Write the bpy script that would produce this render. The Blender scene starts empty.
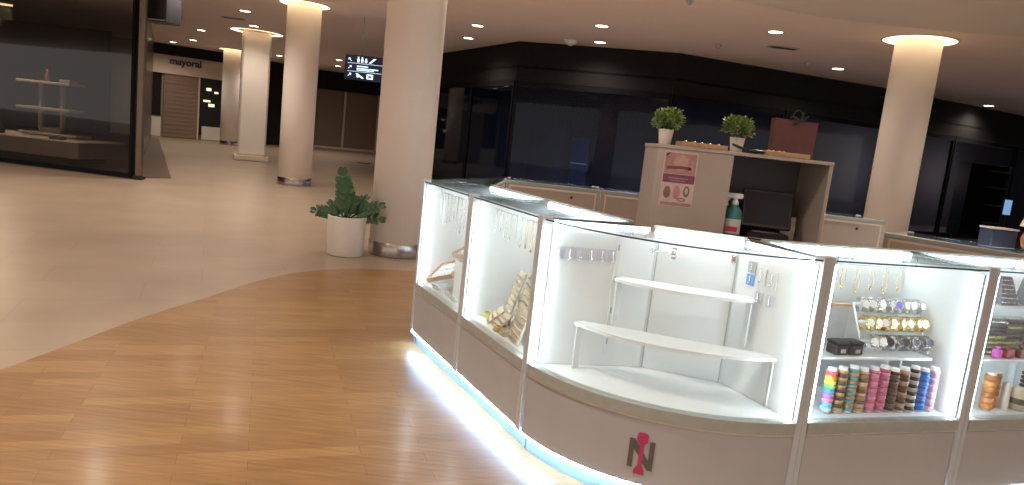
import bpy, bmesh, math, random
from mathutils import Vector, Matrix
random.seed(7)
S = bpy.context.scene
COL = S.collection
PI = math.pi

# ------------------------------------------------------------------ camera
FPX, PITCH, ROLL, EYE = 700.5, math.radians(8.40), math.radians(6.194), 1.55
F_ = Vector((0, math.cos(PITCH), -math.sin(PITCH)))
U0 = Vector((0, math.sin(PITCH), math.cos(PITCH)))
R0 = Vector((1, 0, 0))
R_ = R0*math.cos(ROLL) + U0*math.sin(ROLL)
U_ = -R0*math.sin(ROLL) + U0*math.cos(ROLL)
C0 = Vector((0, 0, EYE))
cd = bpy.data.cameras.new('camera'); cam = bpy.data.objects.new('camera', cd); COL.objects.link(cam)
cd.sensor_width = 36; cd.lens = FPX*36/1024; cd.clip_end = 300
cam.matrix_world = Matrix(((R_.x, U_.x, -F_.x, 0), (R_.y, U_.y, -F_.y, 0), (R_.z, U_.z, -F_.z, EYE), (0, 0, 0, 1)))
S.camera = cam

def ray(u, v): return F_ + R_*((u-512)/FPX) - U_*((v-242.5)/FPX)
def atz(u, v, z): d = ray(u, v); return C0 + d*((z-EYE)/d.z)
def aty(u, v, y): d = ray(u, v); return C0 + d*(y/d.y)
def onwall(u, v, A, B):
    """meet the upright plane through floor points A, B"""
    n = Vector((-(B[1]-A[1]), B[0]-A[0], 0)); d = ray(u, v)
    return C0 + d*((Vector((A[0], A[1], 0))-C0).dot(n)/d.dot(n))

# ------------------------------------------------------------------ materials
def new_mat(name):
    m = bpy.data.materials.new(name); m.use_nodes = True
    nt = m.node_tree; b = nt.nodes['Principled BSDF']
    return m, nt, b
def mat(name, col, rough=.5, metal=0., var=.06, scale=14., emit=0., ecol=None, spec=.5, coat=0., sheen=0., alpha=1.):
    m, nt, b = new_mat(name)
    b.inputs['Roughness'].default_value = rough; b.inputs['Metallic'].default_value = metal
    b.inputs['Specular IOR Level'].default_value = spec; b.inputs['Coat Weight'].default_value = coat
    b.inputs['Alpha'].default_value = alpha
    tc = nt.nodes.new('ShaderNodeTexCoord'); n = nt.nodes.new('ShaderNodeTexNoise'); n.inputs['Scale'].default_value = scale
    n.inputs['Detail'].default_value = 3
    r = nt.nodes.new('ShaderNodeValToRGB')
    r.color_ramp.elements[0].position = .3; r.color_ramp.elements[1].position = .7
    r.color_ramp.elements[0].color = tuple(c*(1-var) for c in col)+(1,)
    r.color_ramp.elements[1].color = tuple(min(1, c*(1+var)) for c in col)+(1,)
    nt.links.new(tc.outputs['Object'], n.inputs['Vector']); nt.links.new(n.outputs['Fac'], r.inputs['Fac'])
    nt.links.new(r.outputs['Color'], b.inputs['Base Color'])
    if emit:
        b.inputs['Emission Color'].default_value = tuple(ecol or col)+(1,); b.inputs['Emission Strength'].default_value = emit
    return m
def glass_mat(name, tint, refl=1.0, rough=.02, ior=1.45):
    m = bpy.data.materials.new(name); m.use_nodes = True; nt = m.node_tree; nt.nodes.clear()
    o = nt.nodes.new('ShaderNodeOutputMaterial'); t = nt.nodes.new('ShaderNodeBsdfTransparent'); g = nt.nodes.new('ShaderNodeBsdfGlossy')
    t.inputs['Color'].default_value = tuple(tint)+(1,); g.inputs['Roughness'].default_value = rough
    g.inputs['Color'].default_value = (refl, refl, refl, 1)
    fr = nt.nodes.new('ShaderNodeFresnel'); ge = nt.nodes.new('ShaderNodeNewGeometry')   # same reflectance on both faces of the sheet
    mi = nt.nodes.new('ShaderNodeMath'); mi.operation = 'MULTIPLY_ADD'; mi.inputs[1].default_value = 1/ior-ior; mi.inputs[2].default_value = ior
    nt.links.new(ge.outputs['Backfacing'], mi.inputs[0]); nt.links.new(mi.outputs[0], fr.inputs['IOR'])
    mx = nt.nodes.new('ShaderNodeMixShader')
    nt.links.new(fr.outputs['Fac'], mx.inputs['Fac']); nt.links.new(t.outputs[0], mx.inputs[1]); nt.links.new(g.outputs[0], mx.inputs[2])
    nt.links.new(mx.outputs[0], o.inputs['Surface'])
    return m
def brick_mat(name, c1, c2, mortar, bw, bh, msize, rot, rough, grain=True, off=.37, coat=0., bump=.15):
    m, nt, b = new_mat(name); N = nt.nodes.new; L = nt.links.new
    tc = N('ShaderNodeTexCoord'); mp = N('ShaderNodeMapping'); mp.inputs['Rotation'].default_value = (0, 0, rot)
    br = N('ShaderNodeTexBrick'); br.offset = off; br.inputs['Scale'].default_value = 1
    br.inputs['Brick Width'].default_value = bw; br.inputs['Row Height'].default_value = bh
    br.inputs['Mortar Size'].default_value = msize; br.inputs['Mortar Smooth'].default_value = .1; br.inputs['Bias'].default_value = -.1
    br.inputs['Color1'].default_value = c1+(1,); br.inputs['Color2'].default_value = c2+(1,); br.inputs['Mortar'].default_value = mortar+(1,)
    L(tc.outputs['Object'], mp.inputs['Vector']); L(mp.outputs['Vector'], br.inputs['Vector'])
    n = N('ShaderNodeTexNoise'); mp2 = N('ShaderNodeMapping')
    mp2.inputs['Rotation'].default_value = (0, 0, rot); mp2.inputs['Scale'].default_value = (3, 42, 1) if grain else (1.3, 1.3, 1)
    L(tc.outputs['Object'], mp2.inputs['Vector']); L(mp2.outputs['Vector'], n.inputs['Vector']); n.inputs['Scale'].default_value = 1.; n.inputs['Detail'].default_value = 5
    r = N('ShaderNodeValToRGB'); r.color_ramp.elements[0].position = .3; r.color_ramp.elements[1].position = .72
    lo = .72 if grain else .88
    r.color_ramp.elements[0].color = (lo, lo, lo, 1); r.color_ramp.elements[1].color = (1.08, 1.08, 1.08, 1)
    L(n.outputs['Fac'], r.inputs['Fac'])
    mx = N('ShaderNodeMix'); mx.data_type = 'RGBA'; mx.blend_type = 'MULTIPLY'; mx.inputs['Factor'].default_value = 1
    L(br.outputs['Color'], mx.inputs['A']); L(r.outputs['Color'], mx.inputs['B']); L(mx.outputs['Result'], b.inputs['Base Color'])
    b.inputs['Roughness'].default_value = rough; b.inputs['Coat Weight'].default_value = coat; b.inputs['Coat Roughness'].default_value = .15
    bp = N('ShaderNodeBump'); bp.inputs['Strength'].default_value = bump; bp.inputs['Distance'].default_value = .002; bp.invert = True
    L(br.outputs['Fac'], bp.inputs['Height']); L(bp.outputs['Normal'], b.inputs['Normal'])
    return m
def emit_mat(name, col, s):
    return mat(name, col, .5, emit=s, var=.0)

M = {}
M['tile'] = brick_mat('tile_floor', (.315, .245, .186), (.298, .228, .174), (.245, .188, .145), 1.2, .6, .004, math.radians(-24), .33, grain=False, bump=.1)
M['wood'] = brick_mat('wood_floor', (.312, .173, .066), (.230, .114, .040), (.145, .072, .031), .80, .098, .0012, math.radians(-20), .36, coat=.12)
M['ceil'] = mat('ceiling_paint', (.92, .79, .73), .9, var=.02, scale=.6)
M['colm'] = mat('column_paint', (.86, .78, .71), .62, var=.02, scale=2)
M['steel'] = mat('brushed_steel', (.42, .38, .36), .24, 1., var=.12, scale=40)
M['lam'] = mat('grey_laminate', (.37, .36, .375), .45, var=.03, scale=5)
M['post'] = mat('post_laminate', (.43, .45, .475), .42, var=.03, scale=5)
M['trim'] = mat('aluminium_trim', (.33, .345, .325), .45, .1, var=.05, scale=30)
M['bead'] = mat('pale_highlight', (.62, .58, .54), .3, .5, var=.04)  # paler colour paints the highlight line below the front rail
M['white'] = mat('white_board', (.80, .83, .845), .5, var=.015, scale=4)
M['wgloss'] = mat('white_gloss', (.80, .83, .85), .16, var=.01, scale=4, coat=.3)
M['plinth'] = mat('kick_face', (.19, .25, .33), .45, var=.03)
M['led'] = emit_mat('led_white', (.76, .91, 1.0), 36)
M['ledtop'] = emit_mat('led_white_rear', (.80, .93, 1.0), 24)
M['ledkick'] = emit_mat('led_blue_white', (.40, .68, 1.0), 125)
M['glass'] = glass_mat('case_glass', (.97, .99, .985), .9)
M['topglass'] = glass_mat('top_glass', (.96, .98, .975), 1.0, .04, 1.45)
M['gedge'] = mat('glass_edge', (.03, .05, .05), .15)
M['tan'] = mat('tan_laminate', (.44, .355, .30), .5, var=.05, scale=3)
M['tan2'] = mat('pale_tan_laminate', (.43, .36, .315), .5, var=.05, scale=3)
M['edge'] = mat('pale_edging', (.68, .58, .46), .5, var=.03)
M['black'] = mat('black_plastic', (.012, .013, .016), .35, var=.1)
M['blackm'] = mat('black_matte', (.017, .0155, .016), .9, spec=.15, var=.1)
M['chrome'] = mat('chrome', (.78, .79, .8), .14, 1., var=.04)
M['gold'] = mat('gold', (.85, .62, .22), .25, 1., var=.08)
M['leaf'] = mat('leaf_green', (.17, .27, .06), .45, var=.4, scale=30)
M['leafl'] = mat('leaf_light_green', (.34, .43, .14), .5, var=.3, scale=30)
M['zz'] = mat('dark_leaf', (.025, .085, .028), .35, var=.3, scale=14)
M['soil'] = mat('soil', (.05, .035, .025), .95, var=.4, scale=60)
M['pot'] = mat('pot_white', (.70, .64, .58), .4, var=.02)
M['paper'] = mat('paper', (.74, .62, .58), .6, var=.03)
M['lampw'] = emit_mat('downlight_lens', (1.0, .86, .66), 9)
M['lampring'] = mat('downlight_ring', (.75, .66, .56), .5)
M['cove'] = emit_mat('cove_glow', (1.0, .76, .46), 2.5)

# ------------------------------------------------------------------ mesh helpers
class MB:
    def __init__(s): s.v = []; s.f = []; s.m = []; s.smooth = []
    def add(s, vs, fs, mi=0, sm=False):
        o = len(s.v); s.v += [tuple(p) for p in vs]
        for f in fs: s.f.append(tuple(o+i for i in f)); s.m.append(mi); s.smooth.append(sm)
        return s
    def box(s, a, b, mi=0, T=None, bev=0.):
        x0, y0, z0 = a; x1, y1, z1 = b
        if bev > 0:
            bev = min(bev, (x1-x0)*.45, (y1-y0)*.45, (z1-z0)*.45)
            vs = []; idx = {}
            for ix, (X, sx) in enumerate(((x0, 1), (x1, -1))):
                for iy, (Y, sy) in enumerate(((y0, 1), (y1, -1))):
                    for iz, (Z, sz) in enumerate(((z0, 1), (z1, -1))):
                        for ax in range(3):
                            p = [X+sx*bev, Y+sy*bev, Z+sz*bev]; p[ax] = (X, Y, Z)[ax]
                            idx[ix, iy, iz, ax] = len(vs); vs.append(p)
            fs = []
            q = ((0, 0), (1, 0), (1, 1), (0, 1))
            for ax in range(3):
                for e in (0, 1):
                    fc = []
                    for (p1, p2) in q:
                        k = [0, 0, 0]; k[ax] = e; k[(ax+1) % 3] = p1; k[(ax+2) % 3] = p2
                        fc.append(idx[tuple(k)+(ax,)])
                    fs.append(fc if e else fc[::-1])
            for ax in range(3):
                b1, b2 = (ax+1) % 3, (ax+2) % 3
                for p1 in (0, 1):
                    for p2 in (0, 1):
                        k0 = [0, 0, 0]; k0[b1] = p1; k0[b2] = p2; k1 = list(k0); k1[ax] = 1
                        fc = [idx[tuple(k0)+(b1,)], idx[tuple(k1)+(b1,)], idx[tuple(k1)+(b2,)], idx[tuple(k0)+(b2,)]]
                        fs.append(fc if (p1 ^ p2) else fc[::-1])
            for ix in (0, 1):
                for iy in (0, 1):
                    for iz in (0, 1):
                        fc = [idx[ix, iy, iz, a_] for a_ in range(3)]
                        fs.append(fc if (ix+iy+iz) % 2 else fc[::-1])
        else:
            vs = [(x0, y0, z0), (x1, y0, z0), (x1, y1, z0), (x0, y1, z0), (x0, y0, z1), (x1, y0, z1), (x1, y1, z1), (x0, y1, z1)]
            fs = [(0, 3, 2, 1), (4, 5, 6, 7), (0, 1, 5, 4), (1, 2, 6, 5), (2, 3, 7, 6), (3, 0, 4, 7)]
        if T is not None: vs = [T @ Vector(p) for p in vs]
        return s.add(vs, fs, mi)
    def prism(s, poly, z0, z1, mi=0, T=None):
        n = len(poly)
        ar = sum(poly[i][0]*poly[(i+1) % n][1]-poly[(i+1) % n][0]*poly[i][1] for i in range(n))
        if ar < 0: poly = poly[::-1]
        vs = [(x, y, z0) for x, y in poly]+[(x, y, z1) for x, y in poly]
        fs = [tuple(range(n))[::-1], tuple(range(n, 2*n))]+[(i, (i+1) % n, n+(i+1) % n, n+i) for i in range(n)]
        if T is not None: vs = [T @ Vector(p) for p in vs]
        return s.add(vs, fs, mi)
    def lathe(s, prof, n=24, mi=0, T=None, sm=True, cap=True):
        vs = []; fs = []
        for r, z in prof:
            for k in range(n): a = 2*PI*k/n; vs.append((r*math.cos(a), r*math.sin(a), z))
        for i in range(len(prof)-1):
            for k in range(n): fs.append((i*n+k, i*n+(k+1) % n, (i+1)*n+(k+1) % n, (i+1)*n+k))
        if T is not None: vs = [T @ Vector(p) for p in vs]
        s.add(vs, fs, mi, sm)
        if cap:
            o = len(s.v)-len(vs)
            if prof[0][0] > 1e-4: s.f.append(tuple(o+k for k in range(n))[::-1]); s.m.append(mi); s.smooth.append(False)
            if prof[-1][0] > 1e-4: s.f.append(tuple(o+(len(prof)-1)*n+k for k in range(n))); s.m.append(mi); s.smooth.append(False)
        return s
    def tube(s, pts, r, n=8, mi=0, closed=False):
        P = [Vector(p) for p in pts]; N = len(P); rs = r if isinstance(r, (list, tuple)) else [r]*N
        up = Vector((0, 0, 1)); vs = []; prev = None
        for i in range(N):
            if closed: t = (P[(i+1) % N]-P[i-1])
            else: t = P[min(i+1, N-1)]-P[max(i-1, 0)]
            t.normalize()
            if prev is None:
                a = up if abs(t.z) < .9 else Vector((1, 0, 0)); u = t.cross(a).normalized()
            else: u = (prev-t*prev.dot(t)).normalized()
            prev = u; w = t.cross(u)
            for k in range(n): a = 2*PI*k/n; vs.append(P[i]+(u*math.cos(a)+w*math.sin(a))*rs[i])
        fs = []
        for i in range(N if closed else N-1):
            j = (i+1) % N
            for k in range(n): fs.append((i*n+k, i*n+(k+1) % n, j*n+(k+1) % n, j*n+k))
        if not closed: fs += [tuple(range(n))[::-1], tuple((N-1)*n+k for k in range(n))]
        return s.add(vs, fs, mi, True)
    def sheet(s, quad, th, mi=0):
        """flat board through four 3D corners, thickness th behind it"""
        q = [Vector(p) for p in quad]; n = (q[1]-q[0]).cross(q[3]-q[0]).normalized()
        b = [p-n*th for p in q]
        return s.add(q+b, [(0, 1, 2, 3), (7, 6, 5, 4), (0, 4, 5, 1), (1, 5, 6, 2), (2, 6, 7, 3), (3, 7, 4, 0)], mi)
    def build(s, name, mats, parent=None, loc=None, rotz=0.):
        me = bpy.data.meshes.new(name); me.from_pydata(s.v, [], s.f); 
        for m in (mats if isinstance(mats, (list, tuple)) else [mats]): me.materials.append(m)
        me.polygons.foreach_set('material_index', s.m); me.polygons.foreach_set('use_smooth', s.smooth); me.update()
        bm = bmesh.new(); bm.from_mesh(me); bmesh.ops.recalc_face_normals(bm, faces=bm.faces); bm.to_mesh(me); bm.free()
        o = bpy.data.objects.new(name, me); COL.objects.link(o)
        if parent is not None: o.parent = parent
        if loc is not None: o.location = loc; o.rotation_euler = (0, 0, rotz)
        return o
def tag(o, label=None, cat=None, group=None, kind=None):
    if label: o['label'] = label
    if cat: o['category'] = cat
    if group: o['group'] = group
    if kind: o['kind'] = kind
    return o
def thing(name, label, cat, loc=(0, 0, 0), rotz=0., group=None):
    o = bpy.data.objects.new(name, None); COL.objects.link(o); o.location = loc; o.rotation_euler = (0, 0, rotz); o.empty_display_size = .1
    return tag(o, label, cat, group)
def struct(o, label=None): o['kind'] = 'structure'; return tag(o, label)
def kids(o): return [c for c in COL.objects if c.parent == o]
def dup(root, loc=None, rotz=None, label=None, group=None, swap=None):
    def cp(o, p):
        c = o.copy(); COL.objects.link(c)
        if p is not None: c.parent = p
        for k in kids(o): cp(k, c)
        return c
    r = cp(root, None)
    if loc is not None: r.location = loc
    if rotz is not None: r.rotation_euler = (0, 0, rotz)
    return tag(r, label, None, group)
def B(a, b, bev=0.): return MB().box(a, b, bev=bev)
ORD = 'first second third fourth fifth sixth seventh eighth ninth tenth eleventh twelfth'.split()

wd_ = bpy.data.worlds.new('ambient_fill'); S.world = wd_; wd_.use_nodes = True  # even ambient fill, raised to lift ceiling, columns and kiosk panels
wd_.node_tree.nodes['Background'].inputs['Color'].default_value = (1.0, .91, .84, 1); wd_.node_tree.nodes['Background'].inputs['Strength'].default_value = .80
S.view_settings.view_transform = 'Standard'; S.view_settings.look = 'None'; S.view_settings.gamma = 1; S.view_settings.use_curve_mapping = False
S.view_settings.exposure = 0.18
S.cycles.max_bounces = 10; S.cycles.transparent_max_bounces = 24; S.cycles.sample_clamp_indirect = 6

# ------------------------------------------------------------------ the hall
H = 3.94
struct(B((-48, -8, -.12), (34, 58, 0)).build('floor', M['tile']))
wp = [(-2.6, -7), (-2.72, 0), (-2.76, 2.4), (-2.73, 3.2), (-2.71, 3.66), (-2.66, 4.1), (-2.6, 4.73), (-2.53, 5.15), (-2.45, 5.5), (-2.36, 6.05), (-2.25, 6.5), (-2.12, 6.83),
      (-1.94, 7.07), (-1.78, 7.24), (-1.59, 7.36), (-1.2, 7.5), (-.5, 7.7), (.6, 7.9), (2.4, 8.0), (4.5, 7.9), (7, 7.2), (9, 5.5), (10, 2), (10, -7)]
struct(MB().prism(wp, -.06, .003).build('floor_wood', M['wood']))
struct(B((-48, -8, H), (34, 58, H+.12)).build('ceiling', M['ceil']))

struct(MB().lathe([(.01, H-.03), (6.4, H-.03), (6.45, H-.001)], 96, cap=False).build('ceiling_disc', mat('ceiling_disc_grey', (.86, .80, .76), .9, var=.02, scale=.6), None, (5.6, 5.0, 0)))  # shallow disc just below the ceiling, a little greyer than it
def column(name_, label, x, y, r, square=0., ring=1.45, rot=0., glow=True):
    t = thing('column', label, 'column', (x, y, 0), rot, 'columns of the hall')
    if square:
        h = square/2
        MB().box((-h, -h, .16), (h, h, H-.001), bev=.05).build('shaft', M['colm'], t)
        MB().box((-h-.1, -h-.1, .002), (h+.1, h+.1, .16), bev=.02).build('base_slab', M['edge'], t)
    else:
        MB().lathe([(r, .17), (r, H-.001)], 56).build('shaft', M['colm'], t)
        MB().lathe([(r+.004, .004), (r+.005, .01), (r+.005, .168), (r+.002, .172)], 56).build('base_ring', M['steel'], t)
    if glow:
        g = thing('cove_light', 'glowing ring light in the ceiling around the '+name_, 'ceiling light', (x, y, H), rot, 'ring lights around the column heads')
        a = r+.012 if not square else square*.72; b = (r*ring if not square else square*.72*1.3)
        mb = MB(); n = 56
        for z in (-.004, -.010):
            mb.add([(a*math.cos(2*PI*k/n), a*math.sin(2*PI*k/n), z) for k in range(n)]+[(b*math.cos(2*PI*k/n), b*math.sin(2*PI*k/n), z) for k in range(n)],
                   [(k, (k+1) % n, n+(k+1) % n, n+k) for k in range(n)])
        mb.build('diffuser', M['cove'], g)
        MB().lathe([(b+.001, -.001), (b+.03, -.001), (b+.03, -.014), (b+.001, -.014), (b+.001, -.001)], 56, cap=False).build('rim', M['lampring'], g)
column('nearest column', 'thick pale round column beside the potted plant, cut by the top of the photo', -1.40, 8.50, .345, glow=True)
column('column behind the planter', 'pale round column on a metal base ring, left of the illuminated hanging sign', -5.03, 15.75, .362)
column('square pillar', 'pale square pillar on a pale base slab between two round columns', -8.52, 22.2, 0, square=.82, rot=.42)
column('farthest column', 'farthest pale round column, beside the far shopfront', -12.42, 29.85, .36)
column('column right of the tall unit', 'pale round column standing right of the tall unit before the dark storefront', 6.55, 12.45, .365, ring=1.55)

lens_p = [(-7.15, 17.8), (-10.8, 23.4), (-12.9, 27.3), (-14.6, 29.2), (-8.04, 20.69), (-10.27, 25.77), (-10.6, 30.2), (-7.79, 29.14), (-8.7, 32.42), (-8.6, 16.2),
          (-1.66, 18.3), (-1.28, 16.1), (1.31, 14.41), (1.51, 16.6), (4.3, 13.07), (7.05, 16.7), (13.2, 20.7)]
near_p = [(-5.6, 9.4), (-3.9, 5.0), (-5.2, 1.2), (-1.2, 2.6), (-.8, 10.2), (2.6, 9.6), (2.3, 5.6), (5.4, 7.6), (6.2, 3.2), (1.6, -.8), (-2.2, -2.0), (-8.8, 5.6), (-9.0, 10.4), (-4.6, 11.8), (8.8, 10.4), (-6.6, 14.0), (-3.2, -4.6), (.2, -4.2), (3.2, -4.0), (5.8, -2.4), (1.4, -6.6)]  # all out of view; the last five were added to light upright kiosk faces
near_txt = None
dl = None
where = ['left of the square pillar head', 'third from the left store edge', 'second from the left store edge', 'nearest the far shopfront sign', 'just left of the square pillar head', 'low beside the farthest column head',
         'between the square pillar and the column behind it', 'upper one of the pair left of the hanging sign', 'lower one of the pair left of the hanging sign', 'at the very top left of the hall ceiling',
         'left one of the pair right of the nearest column', 'right one of the pair right of the nearest column', 'upper one of the pair above the dark storefront', 'lower one of the pair above the dark storefront',
         'above the red bag', 'left of the right column head', 'right of the right column, at the photo edge']
for i, (x, y) in enumerate(lens_p+near_p):
    lab = 'small round ceiling downlight, '+where[i] if i < len(lens_p) else 'round ceiling downlight overhead near the kiosk, outside the photo'
    if dl is None:
        dl = thing('downlight', lab, 'ceiling light', (x, y, H), 0, 'ceiling downlights')
        MB().lathe([(.001, -.008), (.125, -.008), (.125, -.003)], 24, cap=False).build('lens', M['lampw'], dl)
        MB().lathe([(.126, -.0008), (.155, -.0008), (.155, -.011), (.126, -.011), (.126, -.0008)], 24, cap=False).build('rim', M['lampring'], dl)
    else: dup(dl, (x, y, H), 0, lab)
    ld = bpy.data.lights.new('downlight_beam', 'SPOT'); ld.energy = 160 if i < len(lens_p) else 300
    ld.color = (1.0, .86, .71); ld.spot_size = math.radians(150); ld.spot_blend = .9; ld.shadow_soft_size = .12
    lo = bpy.data.objects.new('downlight_beam', ld); COL.objects.link(lo); lo.location = (x, y, H-.05)
for x, y, r, l in ((3.86, 15.17, .04, 'tiny ceiling sprinkler above the left potted bush'), (6.19, 16.3, .05, 'small ceiling detector left of the right column head'), (2.32, 11.24, .04, 'tiny ceiling sprinkler at the top edge of the photo')):
    tag(MB().lathe([(r*1.6, 0), (r*1.6, -.02), (r, -.05), (r*.4, -.08)], 14).build('ceiling_detector', M['post'], None, (x, y, H-.001)), l, 'ceiling detector', 'ceiling detectors')
tag(MB().lathe([(.16, 0), (.16, -.03), (.13, -.07), (.05, -.12), (.01, -.13)], 20).build('ceiling_speaker', M['white'], None, (.85, 16.8, H-.001)), 'round white camera dome on the ceiling edge above the dark storefront', 'camera')
for x, y, l in ((-8.1, 19.4, 'dark slot vent in the ceiling left of the square pillar'), (5.0, 14.6, 'dark round-ended vent in the ceiling right of the downlight over the bag')):
    t = thing('ceiling_vent', l, 'vent', (x, y, H-.001), .1, 'ceiling vents')
    MB().box((-.3, -.12, -.02), (.3, .12, 0), bev=.008).build('frame', M['post'], t)
    mb = MB()
    for k in range(4): mb.box((-.26, -.09+k*.05, -.026), (.26, -.065+k*.05, -.021))
    mb.build('slat', M['black'], t)

# ------------------------------------------------------------------ upright walls with flat fittings
class Wall:
    def __init__(s, A, Bp):
        s.A = Vector((A[0], A[1], 0)); s.B = Vector((Bp[0], Bp[1], 0)); s.d = (s.B-s.A).normalized(); s.n = Vector((s.d.y, -s.d.x, 0))  # n faces right-hand side (viewer)
        if s.n.dot(C0-s.A) < 0: s.n = -s.n
        s.L = (s.B-s.A).length
    def tz(s, u, v): p = onwall(u, v, s.A, s.B); return (p-s.A).dot(s.d), p.z
    def T(s):
        m = Matrix.Identity(4)
        for i in range(3): m[i][0] = s.d[i]; m[i][1] = -s.n[i]; m[i][2] = (0, 0, 1)[i]; m[i][3] = s.A[i]
        return m
    def rect(s, u0, v0, u1, v1):
        t0, t1 = s.tz(u0, (v0+v1)/2)[0], s.tz(u1, (v0+v1)/2)[0]; z1, z0 = s.tz((u0+u1)/2, v0)[1], s.tz((u0+u1)/2, v1)[1]
        return t0, t1, max(z0, .004), min(z1, H-.004)
    def box(s, mb, r, out, th=.05, mi=0):
        """a slab whose face stands OUT metres before the wall"""
        return mb.box((r[0], -out, r[2]), (r[1], -out+th, r[3]), mi, T=s.T())
dark = mat('shop_dark', (.007, .007, .010), .9, spec=.15, var=.1)
darkb = mat('shop_navy', (.05, .055, .075), .8, var=.1)
shutter = mat('brown_shutter', (.24, .165, .125), .6, var=.04)
signband = mat('sign_band', (.62, .51, .42), .6, var=.03)
shopglass = glass_mat('shop_glass', (.55, .57, .62), .30, .03, 1.5)

# far shop with the lettered band
W1 = Wall((-17.2, 29.5), (-12.6, 32.95))
struct(W1.box(MB(), (-2.2, W1.L+.3, .0, H-.002), 0, .1).build('wall_far', mat('far_wall', (.30, .225, .17), .8, var=.03)))
fs = thing('shopfront', 'far shopfront with a lettered pale sign band over a closed brown shutter', 'shopfront', W1.A+W1.n*.02, 0)
I = W1.T().inverted()
def fit(mb, name, mtl, root, W):
    """the slab in world coordinates hung under a root placed without rotation"""
    mb.v = [tuple(Vector(p)-root.location) for p in mb.v]; return mb.build(name, mtl, root)
r_ = W1.rect(148, 41, 229, 58); fit(W1.box(MB(), (r_[0]-.4, r_[1]+.3, r_[2], H-.004), .30, .28), 'bulkhead', M['blackm'], fs, W1)
fit(W1.box(MB(), W1.rect(147, 56, 227, 76), .16, .14), 'sign_band', signband, fs, W1)
r_ = W1.rect(163, 72, 198, 138); sh = MB(); n = 16
W1.box(sh, (r_[0], r_[1], .01, r_[3]), .08, .06)
for k in range(n): W1.box(sh, (r_[0], r_[1], .03+k*(r_[3]-.05)/n, .03+(k+.75)*(r_[3]-.05)/n), .095, .02)
fit(sh, 'shutter', shutter, fs, W1)
r_ = W1.rect(150, 66, 161, 118); fit(W1.box(MB(), (r_[0]-.3, r_[1], .9, r_[3]), .06, .04), 'doorway_panel', M['blackm'], fs, W1)
r_ = W1.rect(148, 122, 160, 137); fit(W1.box(MB(), (r_[0]-.3, r_[1], .02, .85), .10, .08), 'stall_riser', M['pot'], fs, W1)
r_ = W1.rect(199, 76, 224, 136); fit(W1.box(MB(), r_, .06, .04), 'display_window', M['black'], fs, W1)
r_ = W1.rect(201, 127, 222, 137); fit(W1.box(MB(), (r_[0], r_[1], .02, r_[3]), .12, .05), 'stall_riser', M['pot'], fs, W1)
for (a, b, c, d) in ((206, 88, 211, 91), (214, 92, 218, 94), (203, 100, 210, 102), (208, 104, 214, 107)):
    fit(W1.box(MB(), W1.rect(a, b, c, d), .075, .01), 'lit_spot', emit_mat('shop_spot', (1, .85, .6), .9), fs, W1)
mn = MB()
for u in (198, 224): r_ = W1.rect(u-.8, 72, u+.8, 138); W1.box(mn, (r_[0], r_[1], .01, r_[3]), .12, .05)
fit(mn, 'window_frame', signband, fs, W1)
def text(name, s, size, mtl, parent, T, ext=.01, bold=.0):
    cu = bpy.data.curves.new(name, 'FONT'); cu.body = s; cu.size = size; cu.extrude = ext; cu.offset = bold; cu.align_x = 'CENTER'; cu.align_y = 'CENTER'
    o = bpy.data.objects.new('tmp', cu); COL.objects.link(o); dg = bpy.context.evaluated_depsgraph_get(); dg.update()
    me = bpy.data.meshes.new_from_object(o.evaluated_get(dg)); bpy.data.objects.remove(o)
    me.transform(T); me.materials.clear(); me.materials.append(mtl); me.name = name
    o = bpy.data.objects.new(name, me); COL.objects.link(o); o.parent = parent; return o
t0, z0 = W1.tz(185, 63); Tw = W1.T(); c = W1.A+W1.d*t0+W1.n*.18; c.z = z0
Tt = Matrix.Identity(4)
for i in range(3): Tt[i][0] = W1.d[i]; Tt[i][1] = (0, 0, 1)[i]; Tt[i][2] = W1.n[i]; Tt[i][3] = c[i]-fs.location[i]
text('sign_letters', 'mayoral', .40, mat('letter_navy', (.03, .035, .06), .5), fs, Tt, .02, .012)

# dark passage beside it and the closed shutters in the middle
W2 = Wall((-13.1, 32.9), (-10.7, 36.3))
struct(W2.box(MB(), (0, W2.L, 0, H-.002), 0, .1).build('wall_passage', M['blackm']))
W3 = Wall((-11.2, 36.27), (-5.8, 38.54))
struct(W3.box(MB(), (0, W3.L, 0, H-.002), 0, .1).build('wall_rear', mat('rear_wall', (.27, .20, .16), .8)))
fs = thing('shopfront', 'far closed shopfront of tall brown shutters under a black fascia, behind the hanging sign', 'shopfront', W3.A+W3.n*.02, 0)
fit(W3.box(MB(), (.1, W3.L, 3.02, H-.004), .25, .2), 'fascia', M['blackm'], fs, W3)
for u0, u1 in ((306, 342), (345, 376), (378, 410)):
    r_ = W3.rect(u0, 96, u1, 147); fit(W3.box(MB(), (r_[0], r_[1], .14, 3.0), .06, .05), 'shutter', shutter, fs, W3)
for u in (343.5, 377):
    r_ = W3.rect(u-1, 96, u+1, 147); fit(W3.box(MB(), (r_[0], r_[1], .14, 3.0), .12, .1), 'mullion', signband, fs, W3)
fit(W3.box(MB(), (.1, W3.L, .01, .13), .14, .12), 'sill', signband, fs, W3)

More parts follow.
